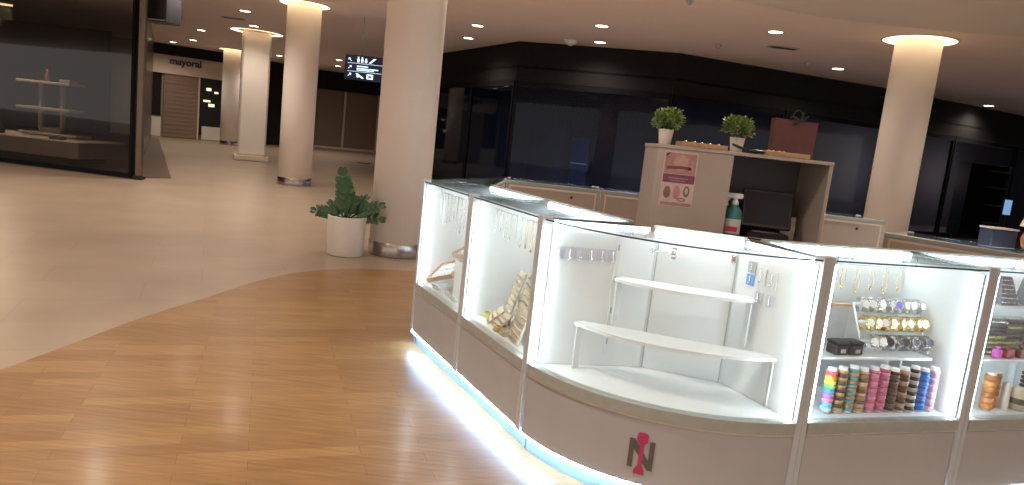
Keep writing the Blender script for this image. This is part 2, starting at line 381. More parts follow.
# dark storefront across the back
pts = [(-5.0, 26.7), (-2.86, 22.62), (-.35, 17.87), (3.41, 16.94), (9.63, 19.34), (15.4, 22.37), (24, 26.9)]
inner = [(-3.6, 27.4), (.2, 24.4), (1.2, 21.6), (3.6, 20.8), (8.4, 22.6), (13.9, 25.4), (22.6, 30)]
struct(MB().prism(pts+inner[::-1], .004, .02).build('floor_shop', darkb))
struct(MB().prism(pts+inner[::-1], 3.3, 3.36).build('ceiling_shop', M['blackm']))
for i in range(len(pts)-1):
    W = Wall(pts[i], pts[i+1])
    struct(W.box(MB(), (.0, W.L, 3.0, H-.002), 0, .12).build('wall_back', M['blackm']))
    Wi = Wall(inner[i], inner[i+1]); struct(Wi.box(MB(), (0, Wi.L, 0, 3.3), 0, .1).build('wall_shop', darkb))
    n = max(1, round(W.L/3.3))
    for k in range(n):
        a, b = k*W.L/n+.02, (k+1)*W.L/n-.02
        wf = MB(); W.box(wf, (a, a+.05, .02, 2.99), .03, .08); W.box(wf, (b-.05, b, .02, 2.99), .03, .08); W.box(wf, (a+.05, b-.05, .02, .16), .03, .08); W.box(wf, (a+.05, b-.05, 2.86, 2.99), .03, .08)
        w = wf.build('window_%d' % (i*10+k+1), dark); w['kind'] = 'structure'
        W.box(MB(), (a+.052, b-.052, .162, 2.858), .0, .012).build('pane', shopglass, w)
for (x, y, z, e, c, sz) in ((-1.5, 23.6, .6, 26, (.6, .66, 1.0), 1.5), (-.2, 21.0, .5, 40, (.55, .62, 1.0), 1.5), (3.2, 19.2, .4, 55, (.55, .62, 1.0), 1.6), (7.5, 20.6, .5, 40, (.45, .52, 1.0), 1.2), (12.2, 22.9, 1.9, 130, (1, .78, .66), .8), (16, 25.2, 1.9, 130, (1, .74, .6), .8)):
    ld = bpy.data.lights.new('shop_glow', 'POINT'); ld.energy = e; ld.color = c; ld.shadow_soft_size = .5
    lo = bpy.data.objects.new('shop_glow', ld); COL.objects.link(lo); lo.location = (x, y, z)
off = [(-4.4, 21.6), (-1.4, 16.0), (3.6, 14.9), (10.4, 17.5), (16.3, 20.6), (25, 25.0)]
struct(MB().prism(pts[1:]+off[::-1], .0015, .004).build('floor_shop', mat('dark_granite_strip', (.03, .03, .034), .5, var=.2, scale=50)))
# things dimly seen inside it
t = thing('blue_patch_panel', 'dim blue upright panel added for a brighter blue patch inside the dark storefront, left of the tall unit', 'display', (1.62, 19.9, .02))  # added panel, puts a brighter blue patch behind the glass
MB().box((-.28, -.16, 0), (.28, .16, .06), bev=.02).build('foot', M['black'], t)
MB().box((-.22, -.05, .06), (.22, .05, 1.75), bev=.01).build('panel', mat('dim_blue_patch', (.03, .06, .2), .3, emit=.02, ecol=(.10, .2, .9)), t)
MB().box((-.22, -.062, 1.02), (.22, -.052, 1.05)).build('reflection_bar', emit_mat('dim_reflection', (.5, .6, .9), .15), t)  # glowing bar stands for a reflected line of light
p = aty(993, 172, 21.6)
t = thing('display_rack', 'dark red display rack inside the storefront right of the right column', 'display rack', (p.x, 22.2, .02), .4)
MB().box((-.9, -.02, .1), (.9, .04, 2.3), bev=.01).build('back_board', mat('dark_red', (.10, .022, .018), .6), t)
for z in (.5, 1.05, 1.6, 2.1): MB().box((-.9, -.36, z), (.9, -.025, z+.04)).build('shelf', mat('dark_shelf', (.05, .022, .02), .5), t)
for x in (-.93, .93): MB().box((x-.025, -.36, 0), (x+.025, .04, 2.32)).build('upright', M['black'], t)
p = aty(1007, 206, 21.0)
t = thing('screen', 'small glowing blue screen inside the storefront at the right edge of the photo', 'screen', (p.x, 21.0, .02))
MB().box((-.2, -.15, 0), (.2, .15, .03), bev=.01).build('foot', M['black'], t); MB().tube([(0, 0, .03), (0, 0, p.z-.3)], .025).build('stand', M['black'], t)
MB().box((-.13, -.03, p.z-.30), (.13, .02, p.z+.18), bev=.01).build('screen_frame', M['black'], t)
MB().box((-.11, -.036, p.z-.28), (.11, -.031, p.z+.16)).build('lit_panel', emit_mat('screen_blue', (.25, .50, .85), .55), t)

WR = Wall((24.1, 26.8), (33.6, 9.0)); struct(WR.box(MB(), (0, WR.L, 0, H-.002), 0, .12).build('wall_right', M['blackm']))

# ------------------------------------------------------------------ dark glass store on the left
A_, B_ = (-18.5, 15.15), (-7.4, 13.43)
WL = Wall(A_, B_); G = mat('store_dark', (.05, .036, .028), .4, var=.1)
sglass = glass_mat('store_glass', (.62, .60, .58), .9, .02, 1.5)
endp = (-15.42, 29.26)
struct(MB().prism([A_, B_, endp, (-26, 29)], .003, .012).build('floor_store', mat('store_floor', (.12, .09, .07), .4)))
struct(MB().prism([(-25.9, 27.2), (-16.0, 27.2), (-16.0, 27.3), (-25.9, 27.3)], .012, H-.01).build('wall_store_rear', mat('store_rear', (.06, .045, .037), .8)))
WS = Wall((-7.44, 13.62), endp)
struct(WS.box(MB(), (.15, WS.L, .01, H-.003), 0, .12).build('wall_store_side', mat('store_side', (.035, .025, .02), .22, var=.1)))
struct(MB().prism([(-7.44, 13.62), (-7.10, 14.30), (-15.05, 29.16), (-15.42, 29.26)], .001, .012).build('floor_threshold', mat('dark_granite', (.10, .066, .048), .35, var=.2, scale=50)))
for k in range(2):
    a, b = k*WL.L/2+.02, (k+1)*WL.L/2-.02
    wf = MB(); WL.box(wf, (a, a+.05, .02, H-.01), .04, .08); WL.box(wf, (b-.05, b, .02, H-.01), .04, .08); WL.box(wf, (a+.05, b-.05, .02, .10), .04, .08)
    w = wf.build('window_%d' % (90+k), dark); w['kind'] = 'structure'
    WL.box(MB(), (a+.052, b-.052, .102, H-.012), 0, .014).build('pane', sglass, w)
t = thing('corner_post', 'tall slim metal post at the corner of the dark glass store', 'post', (-7.30, 13.45, .013))
MB().box((-.055, -.055, .05), (.055, .055, H-.02), bev=.012).build('shaft', mat('bronze_steel', (.20, .15, .115), .3, .8), t); MB().box((-.09, -.09, 0), (.09, .09, .05), bev=.01).build('foot', M['black'], t)
p = atz(97, 168, 0)
pw = aty(0, 160, 14.9)
t = thing('display_platform', 'low pale display platform behind the glass of the left store', 'display platform', (-10.6, 14.95, .013), -.12)
MB().box((-1.9, -.42, .16), (1.62, 1.0, .50), bev=.015).build('top', mat('platform_pale', (.62, .56, .48), .5), t); MB().box((-1.75, -.3, 0), (1.2, .9, .16)).build('plinth', M['black'], t)
t = thing('shelf_stand', 'pale two-shelf display stand on the platform in the left store', 'display stand', (-10.35, 15.45, .515), -.12)
mp = mat('stand_pale', (.55, .50, .43), .5)
for z in (.02, .56, 1.12): MB().box((-.66 if z > .3 else -.6, -.24, z), (.62 if z > .3 else .8, .24, z+.055), bev=.01).build('shelf', mp, t)
for x in (-.24, .28): MB().box((x-.04, -.05, .075), (x+.04, .03, 1.17), bev=.008).build('post', mp, t)
for (x, z, w_, h_, c, nm, l) in ((-.1, 1.177, .10, .26, (.34, .09, .05), 'bottle', 'small red bottle on the top shelf of the store stand'), (.42, 1.177, .26, .07, (.36, .33, .3), 'shoe_box', 'flat pale box on the top shelf of the store stand'),
                          (.1, .077, .5, .12, (.30, .27, .23), 'shoe_box', 'pale box on the lowest board of the store stand')):
    o = MB()
    if nm == 'bottle': o.lathe([(w_/2, 0), (w_/2, h_*.6), (w_*.2, h_*.75), (w_*.2, h_)], 14)
    else: o.box((-w_/2, -.14, 0), (w_/2, .14, h_), bev=.01)
    q = Vector((-10.35, 15.45, 0))+Matrix.Rotation(-.12, 3, 'Z')@Vector((x, 0, 0)); tag(o.build(nm, mat(nm+'_c', c, .5), None, (q.x, q.y, .515+z), -.12), l, nm.replace('_', ' '))
for (x, s_, c, l) in ((-1.05, .24, (.03, .025, .02), 'dark bag lying left on the store platform'), (-.55, .40, (.02, .018, .015), 'large dark bag slumped in the middle of the store platform'), (.95, .15, (.30, .27, .22), 'pair of pale shoes near the right end of the store platform')):
    q = Vector((-10.6, 14.95, 0))+Matrix.Rotation(-.12, 3, 'Z')@Vector((x, -.18, 0)); tt = thing('handbag' if s_ > .2 else 'shoe_pair', l, 'bag' if s_ > .2 else 'shoes', (q.x, q.y, .514), -.12)
    m_ = mat('bag_c', c, .6)
    if s_ > .2:
        MB().lathe([(s_*.62, 0), (s_*.66, s_*.2), (s_*.5, s_*.6), (s_*.2, s_*.75)], 14, T=Matrix.Diagonal((1, .45, 1, 1))).build('body', m_, tt)
        MB().tube([(s_*.3*math.cos(a), 0, s_*.65+s_*.3*math.sin(a)) for a in [PI*k/8 for k in range(9)]], .012).build('handle', m_, tt)
    else:
        for dx in (-.1, .1): MB().lathe([(.05, 0), (.06, .03), (.045, .07), (.02, .085)], 12, T=Matrix.Translation((dx, 0, 0)) @ Matrix.Diagonal((.8, 2.0, 1, 1))).build('shoe', m_, tt)
t = thing('glow_bar', 'long thin glowing bar hung inside the left store', 'lamp', (-15.3, 18.9, 3.62), .5)  # glowing bar on cables, makes a bright warm line
MB().box((-1.3, -.03, 0), (1.3, .03, .05)).build('diffuser', emit_mat('warm_line', (1, .78, .5), 2.2), t); MB().box((-1.32, -.04, .051), (1.32, .04, .09)).build('housing', M['black'], t)
for x in (-1, 1): MB().tube([(x, 0, .09), (x, 0, H-3.62-.002)], .008).build('cable', M['black'], t)
ld = bpy.data.lights.new('store_glow', 'POINT'); ld.energy = 140; ld.color = (1, .8, .58); ld.shadow_soft_size = .3
lo = bpy.data.objects.new('store_glow', ld); COL.objects.link(lo); lo.location = (-11.2, 14.9, 3.0)
t = thing('blade_sign', 'black box sign projecting under the ceiling from the corner of the left store', 'sign', (-7.05, 13.9, 2.96), -.1)
MB().box((-.44, -.25, .06), (.10, .25, .86), bev=.012).build('box', M['black'], t); MB().tube([(-.1, 0, .86), (-.1, 0, H-2.96-.002)], .02).build('hanger', M['black'], t); MB().box((-.42, -.258, .08), (.08, -.251, .095)).build('edge_strip', M['post'], t)

# ------------------------------------------------------------------ hanging direction sign
c = aty(367, 67, 16.5)
W = Wall((-4.24, 16.5), (-3.2, 16.42))
t = thing('direction_sign', 'black hanging direction sign with glowing blue-white pictograms', 'sign', (-3.62, 16.6, 2.5))
MB().box((-.66, -.06, 0), (.72, .06, .56), bev=.012).build('box', mat('sign_navy', (.006, .008, .028), .3, emit=.03, ecol=(.05, .12, .6)), t)
for x in (-.3, .45): MB().tube([(x, 0, .56), (x, 0, H-2.5-.002)], .012).build('hanger', M['post'], t)
ic = emit_mat('sign_glow', (.62, .82, 1.0), 1.5)
def pic(name, polys):
    mb = MB()
    for q in polys: mb.prism(q, 0, .006, T=Matrix(((1, 0, 0, 0), (0, 0, -1, -.061), (0, 1, 0, 0), (0, 0, 0, 1))))
    mb.build(name, ic, t)
def rc(x, z, w, h): return [(x, z), (x+w, z), (x+w, z+h), (x, z+h)]
def arrow(x, z, s, f=1):
    c = x+s/2; q = [[(x, z+.1*s), (x+.1*s, z), (x+.72*s, z+.62*s), (x+.62*s, z+.72*s)], [(x+.35*s, z+s), (x+s, z+s), (x+s, z+.35*s), (x+.86*s, z+.5*s), (x+.86*s, z+.86*s), (x+.5*s, z+.86*s)][:3]+[(x+.80*s, z+.55*s), (x+.55*s, z+.8*s)]]
    return [[(c+f*(px-c), pz) for px, pz in p] for p in q]
pic('arrow', arrow(-.58, .41, .075, -1)); pic('arrow', arrow(-.58, .24, .075)); pic('arrow', arrow(-.58, .07, .075))
for x in (-.38, -.29): pic('pictogram', [rc(x, .40, .05, .08), [(x+.025+.02*math.cos(k), .505+.02*math.sin(k)) for k in [i*PI/4 for i in range(8)]]])
pic('pictogram', [rc(-.2, .40, .05, .06), [(-.175+.02*math.cos(k), .48+.02*math.sin(k)) for k in [i*PI/4 for i in range(8)]]]); pic('pictogram', [[(-.11, .40), (-.06, .40), (.06, .51), (0, .51)]])
pic('text_line', [rc(-.38, .30, .26, .022)]); pic('text_line', [rc(-.38, .25, .50, .022)]); pic('text_line', [rc(-.38, .215, .40, .018)])
pic('pictogram', [[(-.40, .14), (-.35, .15), (-.20, .05), (-.25, .04)], rc(-.37, .06, .05, .05)]); pic('pictogram', [rc(-.14, .04, .15, .035), rc(-.14, .115, .15, .035), rc(-.14, .075, .035, .04), rc(-.025, .075, .035, .04)])
pic('divider', [rc(-.6, .37, .9, .006)]); pic('divider', [rc(-.6, .185, .9, .006)]); pic('divider', [rc(.31, .03, .006, .5)])
for z in (.40, .22, .05): pic('arrow', arrow(.37, z+.01, .075))

# ------------------------------------------------------------------ planter
t = thing('planter', 'white cylindrical planter with a dark green plant beside the nearest column', 'plant', (-1.94, 8.10, .001))
MB().lathe([(.200, .0), (.210, .012), (.224, .45), (.224, .458), (.205, .458), (.205, .415), (.001, .415)], 40).build('pot', M['pot'], t)
MB().lathe([(.203, .41), (.203, .417), (.12, .422), (.001, .425)], 24, cap=False).build('soil', M['soil'], t)
def leafq(mb, p, d, up, L, w, mi=0):
    d = d.normalized(); s = d.cross(up).normalized(); n = s.cross(d)
    rows = [(0, .12), (.2, .7), (.45, 1), (.75, .75), (1, .05)]; vs = []
    for t_, k in rows:
        c_ = p+d*(L*t_)-n*(L*.12*t_*t_); vs += [c_-s*(w*k/2)+n*(w*.12*k), c_, c_+s*(w*k/2)+n*(w*.12*k)]
    fs_ = []
    for i in range(4):
        for j in (0, 1): a = i*3+j; fs_.append((a, a+1, a+4, a+3))
    mb.add(vs, fs_, mi, True)
for (dx, dz, dy, L, nl) in ((-.14, 1, .05, .50, 5), (-.02, 1, -.03, .36, 5), (-.9, .42, -.05, .26, 6), (-.45, .5, .15, .22, 5), (.85, .62, -.1, .38, 6), (.45, .75, .1, .30, 6), (.25, .8, -.2, .26, 5), (1.0, .35, .05, .28, 5)):
    dx *= .78; dv = Vector((dx, dy, dz)).normalized(); b = Vector((dx*.06-.02, dy*.1, .42)); pts_ = []
    for k in range(7): q = k/6; pts_.append(b+dv*(L*q)+Vector((dx*.1*q*q, 0, -.10*abs(dx)*q*q)))
    st = MB(); st.tube(pts_, [.012*(1-.6*k/6) for k in range(7)], 6); st = st.build('stem', M['zz'], t)
    lf = MB()
    for k in range(nl):
        q = .28+.72*k/(nl-1); i = min(5, int(q*6)); p = pts_[i].lerp(pts_[i+1], q*6-i); tdir = (pts_[i+1]-pts_[i]).normalized()
        side = tdir.cross(Vector((0, -1, .2))).normalized()
        for s_ in (-1, 1): leafq(lf, p, tdir*.75+side*s_*(.75 if q < .95 else .2), Vector((0, -1, .3)), (.135-.045*q)*(1.3 if dz == 1 else 1), .056*(1.75 if dz == 1 else 1))
    lf.build('leaflets', M['zz'], st)
tag(MB().lathe([(.28, 0), (.28, .012), (.25, .016), (.01, .016)], 24).build('floor_cover', M['black'], None, (-6.0, 27.1, .001)), 'small dark round plate on the far floor behind the nearest column', 'floor plate')

# ------------------------------------------------------------------ the kiosk: glass display cases
K = [(-.668, 4.928), (-.270, 4.149), (.128, 3.370), (1.341, 2.924), (2.228, 3.204)]
HT, ZD = 1.20, .462                 # case height, deck height
class Fr:
    """floor frame of a case: x along its front (seen from outside, left to right), y inward"""
    def __init__(s, P, ang): s.P = Vector((P[0], P[1], 0)); s.a = ang; s.R = Matrix.Rotation(ang, 3, 'Z')
    def __call__(s, x, y, z=0): p = s.P+s.R@Vector((x, y, z)); return (p.x, p.y, p.z)
    def at(s, u, v, c):
        """local x, z where the sight line meets the plane y = c"""
        d = s.R.transposed()@ray(u, v); o = s.R.transposed()@(C0-s.P); k = (c-o.y)/d.y; q = o+d*k; return q.x, q.z
def knob(t, W, D):
    pass
def make_case(label, fr, Wd, D, top_led=True, kick=True, posts=(1, 1), lock=True):
    t = thing('display_case', label, 'display case', fr(0, 0, 0), fr.a, 'glass display cases of the kiosk')
    e = .0012; pw = .032
    x0, x1 = pw+e, Wd-pw-e
    B((x0, .006, .104), (x1, D-.012, .404), .004).build('base_cabinet', M['lam'], t)
    B((x0, -.001, .4045), (x1, .05, .4125), .002).build('highlight_strip', M['bead'], t)  # thin pale strip standing for the rail's lower highlight
    B((x0, -.004, .413), (x1, .05, ZD+.004), .003).build('front_rail', M['trim'], t)
    B((x0, .051, .405), (x1, D-.03, ZD), .002).build('deck', M['wgloss'], t)
    B((x0, D-.028, .405), (x1, D-.014, HT-.034), .001).build('back_panel', M['white'], t)
    rd = B((x0, D-.0125, .12), (x1, D, HT-.034), .002).build('rear_door', M['tan'], t)
    MB().lathe([(.001, .006), (.011, .006), (.011, 0)], 12, T=Matrix.Translation((Wd*.3, D+.0005, HT-.09)) @ Matrix.Rotation(-PI/2, 4, 'X')).build('lock', M['black'], rd)
    ed = MB()
    for xa, xb, za, zb in ((x0, x1, HT-.05, HT-.036), (x0, x0+.014, .12, HT-.05), (x1-.014, x1, .12, HT-.05)): ed.box((xa, D+.0002, za), (xb, D+.003, zb))
    ed.build('edging', M['edge'], rd)
    for s_ in (0, 1):
        xa = 0.0006 if s_ == 0 else Wd-pw
        B((xa, 0, .10), (xa+pw-.0012, .045, HT), .003).build('post', M['post'], t)
        xr = xa
        B((xr, .046, HT-.030), (xr+pw-.0012, D-.032, HT-.0115), .002).build('side_rail', M['trim'], t)
        xs = pw+.0002 if s_ == 0 else Wd-pw-.0062
        B((xs, .052, ZD+.002), (xs+.006, D-.03, HT-.034)).build('side_panel', M['white'], t)
        xl = .0440 if s_ == 0 else Wd-.0560
        B((xl, .020, ZD+.012), (xl+.012, .034, HT-.04)).build('led_strip', M['led'], t)
        ch = MB()
        xo = xl-.0035 if s_ == 0 else xl+.0125
        ch.box((xo, .018, ZD+.010), (xo+.003, .0344, HT-.038)); ch.build('led_blocker', M['trim'], t)  # added to keep the strip's light off the near side panel
        B((xa, D-.013, .12), (xa+pw-.0012, D, HT-.034), .002).build('post', M['tan'], t)
    B((.0006, D-.031, HT-.033), (Wd-.0006, D, HT-.0005), .003).build('rear_rail', M['trim'], t)
    B((.036, D-.045, HT-.040), (Wd-.036, D-.033, HT-.016)).build('rear_led_strip', M['ledtop'], t)
    B((.0335, .006, ZD+.0045), (Wd-.0335, .012, HT-.0185)).build('front_glass', M['glass'], t)
    B((.0335, .0045, HT-.0180), (Wd-.0335, .0135, HT-.0112)).build('glass_edge', M['gedge'], t)
    B((.002, .002, HT-.0108), (Wd-.002, D-.0315, HT-.0030)).build('top_glass', M['topglass'], t)
    B((.002, .052, .001), (Wd-.002, D-.05, .103)).build('kick_board', M['plinth'], t)
    if kick: B((.004, .005, .0965), (Wd-.004, .014, .1025)).build('kick_led_strip', M['ledkick'], t)
    return t
aL = math.atan2(K[1][1]-K[0][1], K[1][0]-K[0][0]); wL = math.dist(K[0], K[1])
aR = math.atan2(K[4][1]-K[3][1], K[4][0]-K[3][0]); wR = math.dist(K[3], K[4])
f1, f2, f4 = Fr(K[0], aL), Fr(K[1], aL), Fr(K[3], aR)
DL, DR = .55, .48
f5 = Fr(K[4], aR)
make_case('lit glass display case with tilted white jewellery trays, leftmost of the kiosk', f1, wL, DL)
make_case('lit glass display case full of beige bead boards, second from the left', f2, wL, DL)
make_case('lit glass display case with watches above bracelet rolls, right of the curved case', f4, wR, DR)
make_case('lit glass display case with earring stands, cut by the right photo edge', f5, wR, DR)

# curved corner case: arc about CC
CC, RC = Vector((.9885, 3.838)), .980
aA = math.atan2(K[2][1]-CC.y, K[2][0]-CC.x); aB = math.atan2(K[3][1]-CC.y, K[3][0]-CC.x)
BL, BR = Vector((.715, 3.51)), Vector((1.125, 3.385))
def arc(off, n=40, ins=0.0):
    r = RC-off; a0, a1 = aA+ins/r, aB-ins/r
    return [(CC.x+r*math.cos(a0+(a1-a0)*k/n)-O.x, CC.y+r*math.sin(a0+(a1-a0)*k/n)-O.y) for k in range(n+1)]
K3, K4 = Vector(K[2]), Vector(K[3])
O = (K3+K4)/2
t = corner = thing('display_case', 'curved glass corner display case with an empty white stepped riser and NI logo below', 'display case', (O.x, O.y, 0), 0, 'glass display cases of the kiosk')
def band(o1, o2, ins=.034): return arc(o1, ins=ins)+arc(o2, ins=ins)[::-1]
def wedge(o1, ins=.034, q=.0): # arc front, two back corners
    c = (BL+BR)/2; l = BL+(c-BL)*q; r = BR+(c-BR)*q
    return arc(o1, ins=ins)+[(r.x-O.x, r.y-O.y), (l.x-O.x, l.y-O.y)]
MB().prism(wedge(.006), .104, .404).build('base_cabinet', M['lam'], t)
MB().prism(band(-.001, .05), .4045, .4125).build('highlight_strip', M['bead'], t)
MB().prism(band(-.004, .05), .413, ZD+.004).build('front_rail', M['trim'], t)
MB().prism(wedge(.0515, .026, .0), .405, ZD).build('deck', M['wgloss'], t)
MB().prism(band(.006, .012), ZD+.0045, HT-.0185).build('front_glass', M['glass'], t)
MB().prism(band(.0045, .0135), HT-.0180, HT-.0112).build('glass_edge', M['gedge'], t)
MB().prism(wedge(.004, .006, .1), HT-.0108, HT-.003).build('top_glass', M['topglass'], t)
MB().prism(wedge(.052, .02, .1), .001, .103).build('kick_board', M['plinth'], t)
MB().prism(band(.005, .014, .004), .0965, .1025).build('kick_led_strip', M['ledkick'], t)
def wallp(P, Q, th, z0, z1, name, mtl, parent, a=0., b=0., off=0.):
    """slab along P->Q, thickness to the left of the direction"""
    P = Vector(P[:2]); Q = Vector(Q[:2]); d = (Q-P).normalized(); n = Vector((-d.y, d.x)); P2 = P+d*a+n*off; Q2 = Q-d*b+n*off
    q = [P2, Q2, Q2+n*th, P2+n*th]
    return MB().prism([(p.x-O.x, p.y-O.y) for p in q], z0, z1).build(name, mtl, parent)
for P, Q, sd, nm in ((K3, BL, -1, 'left'), (K4, BR, 1, 'right')):
    d = (Q-P).normalized(); n = Vector((-d.y, d.x))*sd   # n points into the case
    def slab(o0, o1, s0, s1, z0, z1, name, m):
        q = [P+d*s0+n*o0, P+d*s1+n*o0, P+d*s1+n*o1, P+d*s0+n*o1]; L = (Q-P).length
        return MB().prism([(p.x-O.x, p.y-O.y) for p in q], z0, z1).build(name, m, t)
    L = (Q-P).length
    slab(.001, .034, .0, .05, .10, HT, 'post', M['post'])
    slab(.002, .026, .054, L-.03, HT-.030, HT-.0115, 'side_rail', M['trim'])
    slab(.014, .022, .054, L-.003, ZD+.002, HT-.034, 'side_panel', M['white'])
    slab(.042, .054, .024, .036, ZD+.012, HT-.04, 'led_strip', M['led'])
    slab(.0375, .0415, .022, .039, ZD+.010, HT-.038, 'led_blocker', M['trim'])  # added blocker between the strip and its side panel
    slab(.0265, .034, .06, L-.05, HT-.030, HT-.014, 'top_led_strip', M['ledtop'])
d = (BR-BL).normalized(); nb = Vector((d.y, -d.x))   # towards the front
def bslab(o0, o1, s0, s1, z0, z1, name, m, par=None):
    L = (BR-BL).length; q = [BL+d*s0+nb*o0, BL+d*(L-s1)+nb*o0, BL+d*(L-s1)+nb*o1, BL+d*s0+nb*o1]
    return MB().prism([(p.x-O.x, p.y-O.y) for p in q], z0, z1).build(name, m, par or t)
bp_ = bslab(.004, .016, -.004, -.004, ZD+.001, HT-.034, 'back_panel', M['white'])
bslab(-.012, .003, .004, .004, .11, HT-.034, 'rear_door', M['tan'])
bslab(-.012, .018, -.01, -.01, HT-.033, HT-.0006, 'rear_rail', M['trim'])
bslab(.019, .036, .004, .004, HT-.040, HT-.016, 'rear_led_strip', M['ledtop'])
for s_ in (.0, 1.):  # grey joints at the two back corners
    a = .02 if s_ == 0 else (BR-BL).length-.026
    q = [BL+d*a+nb*.0165, BL+d*(a+.006)+nb*.0165, BL+d*(a+.006)+nb*.020, BL+d*a+nb*.020]
    MB().prism([(p.x-O.x, p.y-O.y) for p in q], ZD+.002, HT-.06).build('joint_strip', mat('joint_grey', (.42, .45, .46), .4), t)
# the lock of the back door and its small metal plate
lk = BL+d*.02+nb*.0215
t2 = thing('glass_lock', 'silver showcase lock on the back wall of the curved case', 'lock', (lk.x+.035, lk.y-.02, 1.075), math.atan2(d.y, d.x))
MB().lathe([(.001, -.02), (.017, -.02), (.019, -.015), (.019, 0)], 18, T=Matrix.Translation((.045, .0, 0)) @ Matrix.Rotation(-PI/2, 4, 'X')).build('cylinder', M['chrome'], t2)
MB().tube([(-.05, -.012, .0), (.03, -.012, .0)], .005).build('bar', M['chrome'], t2)
MB().tube([(-.05+.012*math.cos(a), -.012, .012*math.sin(a)) for a in [PI*k/6+PI/2 for k in range(7)]], .004).build('hook', M['chrome'], t2)
B((.035, -.004, -.03), (.058, -.0005, .03), .001).build('plate', M['chrome'], t2)
t2 = thing('strike_plate', 'small grey metal plate at the top right of the back wall in the curved case', 'plate', ((BR-d*.03+nb*.0215).x, (BR-d*.03+nb*.0215).y, 1.09), math.atan2(d.y, d.x))
B((-.02, -.006, -.02), (.004, -.0005, .022), .001).build('body', M['chrome'], t2); B((-.014, -.012, -.012), (-.002, -.0065, .012), .001).build('catch', M['steel'], t2)

# logo on the curved base: N in grey with a pink figure between
def arcmap(s, z, off): a = amid+s/RC; r = RC-.006+off; return (CC.x+r*math.cos(a)-O.x, CC.y+r*math.sin(a)-O.y, z)
pt = None; best = 1e9
for k in range(400):
    a = aA+(aB-aA)*k/399; P = Vector((CC.x+(RC-.006)*math.cos(a), CC.y+(RC-.006)*math.sin(a), .255)); q = P-C0
    u = 512+FPX*q.dot(R_)/q.dot(F_)
    if abs(u-641) < best: best = abs(u-641); amid = a
def logo(name, polys, m, th):
    mb = MB()
    for poly in polys:   # quads in (s, z) split along s
        n = len(poly); mb.add([arcmap(s, z+.245, .0008) for s, z in poly]+[arcmap(s, z+.245, th) for s, z in poly], [tuple(range(n))[::-1], tuple(range(n, 2*n))]+[(i, (i+1) % n, n+(i+1) % n, n+i) for i in range(n)])
    return mb.build(name, m, corner)
h_ = .066
logo('logo_letter', [[(-.056, -h_), (-.034, -h_), (-.034, h_), (-.056, h_)], [(.034, -h_), (.056, -h_), (.056, h_), (.034, h_)], [(-.0335, h_), (-.0335, .022), (.0335, -h_), (.0335, -.022)]], mat('logo_grey', (.10, .085, .085), .5), .004)
logo('logo_figure', [[(-.009, -.05), (.009, -.05), (.009, .045), (-.009, .045)], [(-.024, -.092), (.024, -.092), (.022, -.072), (.009, -.0505), (-.009, -.0505), (-.022, -.072)],
                     [(-.009, .0455), (.009, .0455), (.024, .062), (.024, .09), (.016, .10), (-.016, .10), (-.024, .09), (-.024, .062)]], mat('logo_pink', (.42, .03, .12), .5), .0055)

# stepped riser of two white tables
def riser(label, z0, z1, off, ins0, ins1, DEP, name='display_riser'):
    t = thing(name, label, 'display riser', (O.x, O.y, z0), 0, 'stepped risers in the curved case')
    r = RC-off; a0, a1 = aA+ins0/r, aB-ins1/r; n = 30
    fr_ = [(CC.x+r*math.cos(a0+(a1-a0)*k/n)-O.x, CC.y+r*math.sin(a0+(a1-a0)*k/n)-O.y) for k in range(n+1)]
    P, Q = Vector(fr_[0]), Vector(fr_[-1]); dd_ = (Q-P).normalized(); nn = Vector((-dd_.y, dd_.x))
    dep = DEP
    bk = [tuple(Q+nn*dep-dd_*.02), tuple(P+nn*dep+dd_*.02)]
    MB().prism(fr_+bk, z1-z0-.014, z1-z0).build('top', M['wgloss'], t)
    for A, Bq, s_ in ((P, Vector(bk[1]), 1), (Q, Vector(bk[0]), -1)):
        e = (Bq-A).normalized(); m_ = dd_*s_; q = [A+e*.012+m_*.004, Bq+m_*.004, Bq+m_*.011, A+e*.012+m_*.011]
        MB().prism([tuple(p) for p in q], .001, z1-z0-.0145).build('side_panel', M['wgloss'], t)
    return t
riser('low wide white riser with a bowed front, lower step inside the curved case', ZD+.001, .70, .165, .135, .040, .055)
riser('small white riser with a bowed front, upper step inside the curved case', .701, .93, .325, .18, .075, .085)

# ------------------------------------------------------------------ rear and right wings, seen from inside the kiosk
fb = Fr((3.14, 6.45), PI)
rear_l = ['glass display case of the rear wing behind the right column side of the tall unit', 'glass display case of the rear wing hidden behind the tall unit, right part', 'glass display case of the rear wing just left of the tall unit', 'glass display case at the left end of the rear wing']
for k in range(4): make_case(rear_l[k], Fr(fb(k*.812, 0)[:2], PI), .81, .5, kick=False)
ang = math.atan2(.72, -.695); iw = Vector((-.72, -.695)); Bp = Vector((3.02, 4.10))
fr6 = Fr(Bp-iw*.5, ang)
make_case('glass display case with a plain tan back, behind the rightmost lit case', fr6, .80, .5, kick=False)
